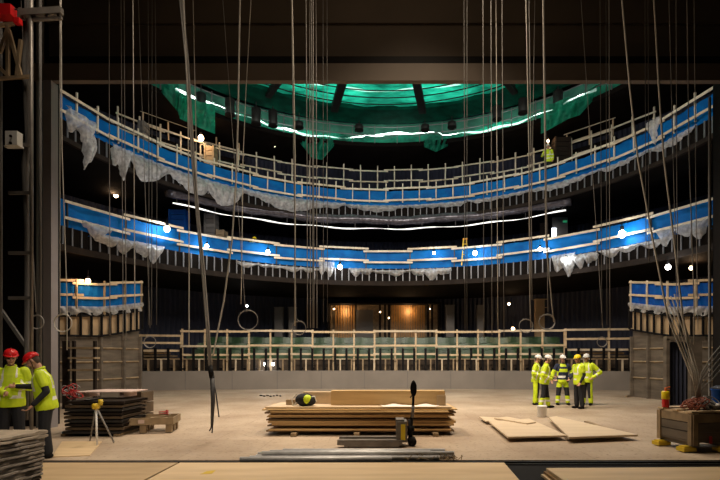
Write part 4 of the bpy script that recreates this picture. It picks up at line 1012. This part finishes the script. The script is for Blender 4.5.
def person(label, loc, rz, vox=.012, scale=1., lean=0., headyaw=0., headpitch=0., armL=None, armR=None, legL=None, legR=None,
           helmet='whitep', jacket='hivis', style='bands', sleeve='full', pants='cloth', pstyle='plain', vest=False, group=None):
    root=thing('person',label,'person',loc,rz,group); root.scale=(scale,)*3
    T=Matrix.Translation((0,0,.95))@Matrix.Rotation(lean,4,'X')@Matrix.Translation((0,0,-.95))
    tp=lambda v: T@V(v)
    shL,shR=tp((.185,0,1.43)),tp((-.185,0,1.43))
    # arm: (elbow, wrist) absolute local
    armL=[V(v) for v in (armL or [(.25,.03,1.14),(.25,-.08,.90)])]; armR=[V(v) for v in (armR or [(-.25,.03,1.14),(-.25,-.08,.90)])]
    legL=[V(v) for v in (legL or [(.11,-.01,.50),(.13,.02,.09)])]; legR=[V(v) for v in (legR or [(-.11,-.01,.50),(-.13,.02,.09)])]
    hpL,hpR=V((.09,0,.90)),V((-.09,0,.90))
    nk=tp((0,0,1.50)); HM=Matrix.Rotation(headyaw,4,'Z')@Matrix.Rotation(headpitch,4,'X')
    hc=tp((0,-.015,1.56))
    H=Matrix.Translation(hc)@HM      # head-local: origin at base of skull, up z, face -y
    hp=lambda v: H@V(v)
    # ---- body
    b=MB()
    b.loft([(0,0,.86,.13,.10),(0,0,.95,.155,.11),(0,0,1.06,.135,.095),(0,0,1.25,.16,.11),(0,0,1.38,.175,.105),(0,0,1.45,.12,.08),(0,0,1.50,.06,.055)],16,m=T)
    b.cap(nk-V((0,0,.03)),.058,hp((0,.01,.03)),.055)
    b.ell(hp((0,.005,.13)),(.076,.097,.112),HM.to_3x3(),16); b.ell(hp((0,-.03,.065)),(.056,.062,.062),HM.to_3x3(),12)
    b.tube([hp((0,-.092,.14)),hp((0,-.118,.098)),hp((0,-.095,.088))],[.010,.016,.012],8)
    for s in (-1,1):
        b.ell(hp((s*.078,.01,.115)),(.014,.022,.034),HM.to_3x3(),8)
        b.ell(hp((s*.04,-.078,.085)),(.022,.02,.02),HM.to_3x3(),8)
    b.ell(hp((0,-.092,.060)),(.024,.012,.010),HM.to_3x3(),8); b.ell(hp((0,-.080,.022)),(.022,.018,.018),HM.to_3x3(),8)
    for sh,(el,wr),s in ((shL,armL,1),(shR,armR,-1)):
        b.cap(sh,.055,el,.040); b.cap(el,.040,wr,.028)
        d=(wr-el).normalized(); side=d.cross(V((0,1,0)) if abs(d.y)<.9 else V((0,0,1))).normalized(); fl=side.cross(d).normalized()
        if (T@V((0,-1,1.1))-T@V((0,0,1.1))).dot(fl)<0: fl=-fl
        palm=wr+d*.055; m3=Matrix((side,fl,d)).transposed()
        b.ell(palm,(.040,.018,.058),m3,10)
        for q,(off,ln) in enumerate(((-.029,.068),(-.010,.078),(.010,.074),(.028,.058))):
            p0=palm+side*off+d*.035; p1=p0+d*ln*.5+fl*.008; p2=p1+d*ln*.35+fl*.028; p3=p2+d*ln*.1+fl*.03
            b.cap(p0,.0095,p1,.009,8); b.cap(p1,.009,p2,.0085,8); b.cap(p2,.0085,p3,.0075,8)
        ts=-side*s if (V((-s,0,0))).dot(side)*1>0 and False else (side if side.dot(V((0,-1,0)))>0 else -side)
        p0=palm+ts*.030-d*.025; p1=p0+ts*.028+d*.025+fl*.012; p2=p1+d*.030+fl*.012+ts*.004
        b.cap(p0,.013,p1,.011,8); b.cap(p1,.011,p2,.009,8)
    for hpj,(kn,an),s in ((hpL,legL,1),(hpR,legR,-1)):
        b.cap(hpj,.085,kn,.055); b.cap(kn,.055,an,.038); b.ell(an+V((s*.01,-.07,-.045)),(.04,.12,.035),None,10)
    eyes=[hp((s*.031,-.085,.122)) for s in (-1,1)]; mouth=hp((0,-.098,.060)); Hi=H.inverted()
    def brule(p):
        l=Hi@p
        if min((p-e).length for e in eyes)<.016: return 1
        if (p-mouth).length<.024 and abs(l.z-.060)<.009: return 2
        if -.05<l.z<.3 and abs(l.x)<.14 and abs(l.y)<.15 and (l.z>.165 or (l.y>.03 and l.z>.04)): return 3
        return 0
    body=remesh_obj('body',b,['skin','eye','lips','hair'],root,vox*.8,brule,1)
    segs=[('torso',T@V((0,0,.9)),T@V((0,0,1.4))),('uL',shL+V((.03,0,0)),armL[0]),('fL',armL[0],armL[1]),('uR',shR-V((.03,0,0)),armR[0]),('fR',armR[0],armR[1])]
    # ---- jacket
    j=MB()
    j.loft([(0,0,.82,.205,.165),(0,0,.90,.21,.17),(0,0,1.02,.20,.158),(0,0,1.12,.20,.155),(0,0,1.26,.212,.16),(0,0,1.38,.205,.145),(0,0,1.455,.14,.10),(0,0,1.515,.085,.08)],18,m=T)
    for sh,(el,wr),s in ((shL,armL,1),(shR,armR,-1)):
        if sleeve=='full':
            j.cap(sh,.088,el,.074); j.cap(el,.072,el+(wr-el)*.94,.056)
        else:
            j.cap(sh,.082,sh+(el-sh)*.62,.070)
    Ti=T.inverted()
    def jrule(p):
        nm,t=nearseg(p,segs); l=Ti@p
        if nm=='torso':
            if style=='bands':
                if .97<l.z<1.03 or 1.16<l.z<1.215: return 1
                if l.z>1.215 and .085<abs(l.x)<.135: return 1
            elif style=='dark':
                if 1.20<l.z<1.32 and True: return 2
                if .99<l.z<1.07: return 1
                if l.z<.93: return 2
                if l.z>1.40 : return 2
            return 0
        if style=='dark':
            if nm[0]=='u' and t>.55 or nm[0]=='f' and t<.35: return 2
            return 0
        if sleeve=='full':
            if nm[0]=='u' and .62<t<.78: return 1
            if nm[0]=='f' and .45<t<.62: return 1
        return 0
    jm={'bands':[jacket,'refl','cloth'],'dark':['clothnavy','refl','hivis'],'orange':['hiviso','refl','hivis'],'plain':[jacket,'refl','cloth']}[style]
    jk=remesh_obj('vest' if vest else 'jacket',j,jm,root,vox,jrule)
    collar=MB().tube([tp((.072*math.cos(q),.068*math.sin(q)+.0,1.525+.015*math.sin(q))) for q in [2*PI*i/16 for i in range(16)]],.018,6,closed=True)
    c=obj('collar',collar,jacket if style!='dark' else 'clothnavy',root,True); c.matrix_parent_inverse=Matrix()
    if sleeve!='full':
        sl=MB()
        for sh,(el,wr) in ((shL,armL),(shR,armR)): sl.cap(sh+(el-sh)*.35,.060,el,.054); sl.cap(el,.054,el+(wr-el)*.96,.042)
        remesh_obj('sleeves',sl,['cloth'],root,vox)
    # ---- trousers
    tr=MB(); tr.loft([(0,0,.80,.15,.12),(0,0,.88,.172,.128),(0,0,.98,.160,.120)],16)
    for hpj,(kn,an) in ((hpL,legL),(hpR,legR)):
        tr.cap(hpj,.108,kn,.088); tr.cap(kn,.088,an+V((0,0,.03)),.078)
    def trule(p):
        if pstyle=='plain': return 0
        if pstyle=='workman': # yellow hips, dark thigh/knee, yellow lower with band
            if p.z>.66: return 1
            if p.z<.34: return 2 if .16<p.z<.22 else 1
            return 0
        if pstyle=='lower':
            if p.z<.36: return 2 if .22<p.z<.28 else 1
            return 0
        if pstyle=='side':
            if abs(p.x)>.15 or p.z<.25: return 1
            return 0
        return 0
    remesh_obj('trousers',tr,['cloth','hivis','refl'],root,vox,trule)
    for s,(kn,an) in ((1,legL),(-1,legR)):
        bo=MB(); bo.cap(an+V((0,0,.04)),.058,an-V((0,0,.02)),.055); bo.ell(an+V((s*.01,-.075,-.045)),(.052,.145,.045),None,12); bo.ell(an+V((s*.005,.02,-.045)),(.05,.065,.045),None,12)
        remesh_obj('boot',bo,['black'],root,vox)
    # ---- helmet
    hm=MB()
    prof=[(0,.0,.172,.103,.125),(0,0,.20,.102,.124),(0,0,.235,.090,.110),(0,.0,.262,.062,.078),(0,0,.274,.026,.036)]
    hm.loft(prof,20,m=H)
    hm.loft([(0,-.02,.164,.108,.148),(0,-.02,.170,.112,.152),(0,-.01,.180,.104,.132)],20,m=H)
    hm.tube([hp((0,.10,.225)),hp((0,.03,.276)),hp((0,-.05,.272)),hp((0,-.11,.215))],.012,8)
    he=obj('helmet',hm,helmet,root,True); he.matrix_parent_inverse=Matrix()
    st=obj('chin_strap',MB().tube([hp((.079,-.005,.17)),hp((.076,-.02,.08)),hp((.04,-.06,.01)),hp((0,-.075,.0)),hp((-.04,-.06,.01)),hp((-.076,-.02,.08)),hp((-.079,-.005,.17))],.005,5),'black',he,True); st.matrix_parent_inverse=Matrix()
    return root
# rz: facing -Y (camera) is 0; facing +X is +90deg; facing -X is -90deg
def at(px,py): D=EYE*F/(py-CY); return (XD(px,D),D,0)
person('worker with red helmet in yellow jacket at the far left, hands together, facing the other', (XD(11.5,8.75),8.75,0), R(28), .011, 1.04, R(4), R(12), R(14),
       armL=[(.27,-.02,1.15),(.10,-.24,1.18)], armR=[(-.27,.0,1.14),(-.06,-.26,1.08)], helmet='red', pants='cloth')
person('worker with red helmet and bowed head in short yellow vest, black sleeves, at the left', (XD(45,8.35),8.38,0), R(-58), .011, 1.02, R(9), R(-18), R(36),
       armL=[(.27,.02,1.14),(.26,-.16,.93)], armR=[(-.24,-.17,1.20),(-.16,-.42,1.22)], helmet='red', sleeve='short', vest=False,
       legL=[(.11,-.02,.50),(.12,.03,.09)], legR=[(-.10,-.03,.50),(-.12,.0,.09)])
person('worker in yellow jacket and white helmet at the back left of the group of five', at(536,404.8), R(62), .013, 1.0, R(3), 0, R(10),
       armL=[(.27,.04,1.15),(.20,-.18,1.05)], armR=[(-.27,.04,1.15),(-.2,-.2,1.1)], pstyle='side')
person('worker in yellow jacket and white helmet at the front left of the group, side on', at(544.5,408), R(70), .013, 1.0, R(6), R(10), R(14),
       armL=[(.24,.0,1.14),(.12,-.28,1.08)], armR=[(-.26,.04,1.14),(-.16,-.24,1.0)], pstyle='lower',
       legL=[(.10,-.06,.50),(.12,-.12,.09)], legR=[(-.10,.02,.50),(-.12,.12,.09)])
person('worker in navy jacket with yellow band facing the camera in the middle of the group', at(562.5,405), R(-4), .013, 1.0, 0, 0, R(6),
       armL=[(.36,.06,1.18),(.22,-.12,1.0)], armR=[(-.34,.03,1.16),(-.38,-.04,.92)], style='dark', pstyle='workman',
       legL=[(.15,-.01,.50),(.19,.0,.09)], legR=[(-.14,-.01,.50),(-.18,.0,.09)])
person('worker in yellow vest with black sleeves and yellow helmet facing left in the group', at(579,408.6), R(-70), .013, 1.0, R(2), 0, R(8),
       armL=[(.22,.02,1.14),(.18,-.10,.90)], armR=[(-.27,.0,1.15),(-.22,-.2,1.0)], helmet='yellowp', sleeve='short', vest=True)
person('worker in yellow jacket with elbow out, white helmet, at the right of the group', at(587,405.2), R(-42), .013, 1.02, R(2), 0, R(8),
       armL=[(.42,.12,1.17),(.22,-.04,1.0)], armR=[(-.30,.02,1.15),(-.2,-.2,1.02)], pstyle='side')
person('small worker in yellow vest behind the upper balcony rail at the right', (XD(548,26.4),26.4,EYE+9.9-.02), R(-20), .02, 1.0, vest=True, armR=[(-.3,-.1,1.18),(-.2,-.35,1.2)])
person('small worker in yellow bending behind the lower balcony rail left of centre', (XD(250,27.0),27.0,EYE+4.97), R(60), .02, 1.0, lean=R(28), headpitch=R(10), armL=[(.27,-.35,1.10),(.22,-.5,.88)], armR=[(-.27,-.35,1.10),(-.22,-.5,.88)], helmet='yellowp')
person('small worker in orange behind the lower balcony rail at the left', (XD(192,26.0),26.0,EYE+4.96), R(10), .02, .95, style='orange', helmet='whitep')

# ------------------------------------------------------------------ lights
# stage floods (above the frame)
area((1,9.2,11.2),(0.5,9.6,0),230,2.5,(1,.80,.58),95)
area((-5.2,8.2,11.2),(-5.4,8.6,0),70,1.5,(1,.82,.62),80)
area((-3.5,13.4,10.1),(-2,17.5,0),780,1.5,(1,.83,.64),130)
area((4.5,13.4,10.1),(3,18,0),540,1.5,(1,.83,.64),130)
# unseen auditorium fill lights, added behind the header
area((-6.5,14.5,12.5),(-5,26,8),360,1.6,(1,.93,.84))
area((6.5,14.5,12.5),(5,26,8),360,1.6,(1,.93,.84))
area((0,14.0,10.6),(0,26,0.5),200,1.5,(1,.86,.70))
area((0,13.6,9.6),(0,28,8),300,2.0,(1,.94,.88),120)
area((0,6.5,10.9),(0,12.3,11.0),60,3.0,(1,.75,.5))  # added fill in front of the header, lifts the dark wall
area((-1.5,-.5,6.5),(-4.2,5,.8),60,1.2,(1,.85,.68),60)  # added fill from behind the camera, brightens the wrapped board stack
# no fixtures are modelled for these fill lights
# above the net
for a in (-45,-15,15,45):
    x,y=arc(9.8,GC,R(a)); area((x,y,EYE+16.3),(x,y,0),110,2.2,(.80,1,.9))
for a in (-30,0,30):
    x,y=arc(14.4,GC,R(a)); lightpt((x,y,EYE+14.2),12,(.8,1,.88),.15)
w=bpy.data.worlds.new('World'); sc.world=w; w.use_nodes=True
w.node_tree.nodes['Background'].inputs[0].default_value=(.30,.28,.30,1); w.node_tree.nodes['Background'].inputs[1].default_value=.02
sc.view_settings.view_transform='Standard'; sc.view_settings.look='None'; sc.view_settings.exposure=0
sc.cycles.use_denoising=True
sc.cycles.max_bounces=6; sc.cycles.sample_clamp_indirect=4; sc.cycles.transparent_max_bounces=12

cam=bpy.data.cameras.new('Camera'); co=bpy.data.objects.new('Camera',cam); COL.objects.link(co)
co.location=(0,0,EYE); co.rotation_euler=(PI/2,0,0); cam.sensor_width=36; cam.lens=24
cam.shift_x=-(CX-360)/720; cam.shift_y=(CY-240)/720; cam.clip_end=200
sc.camera=co
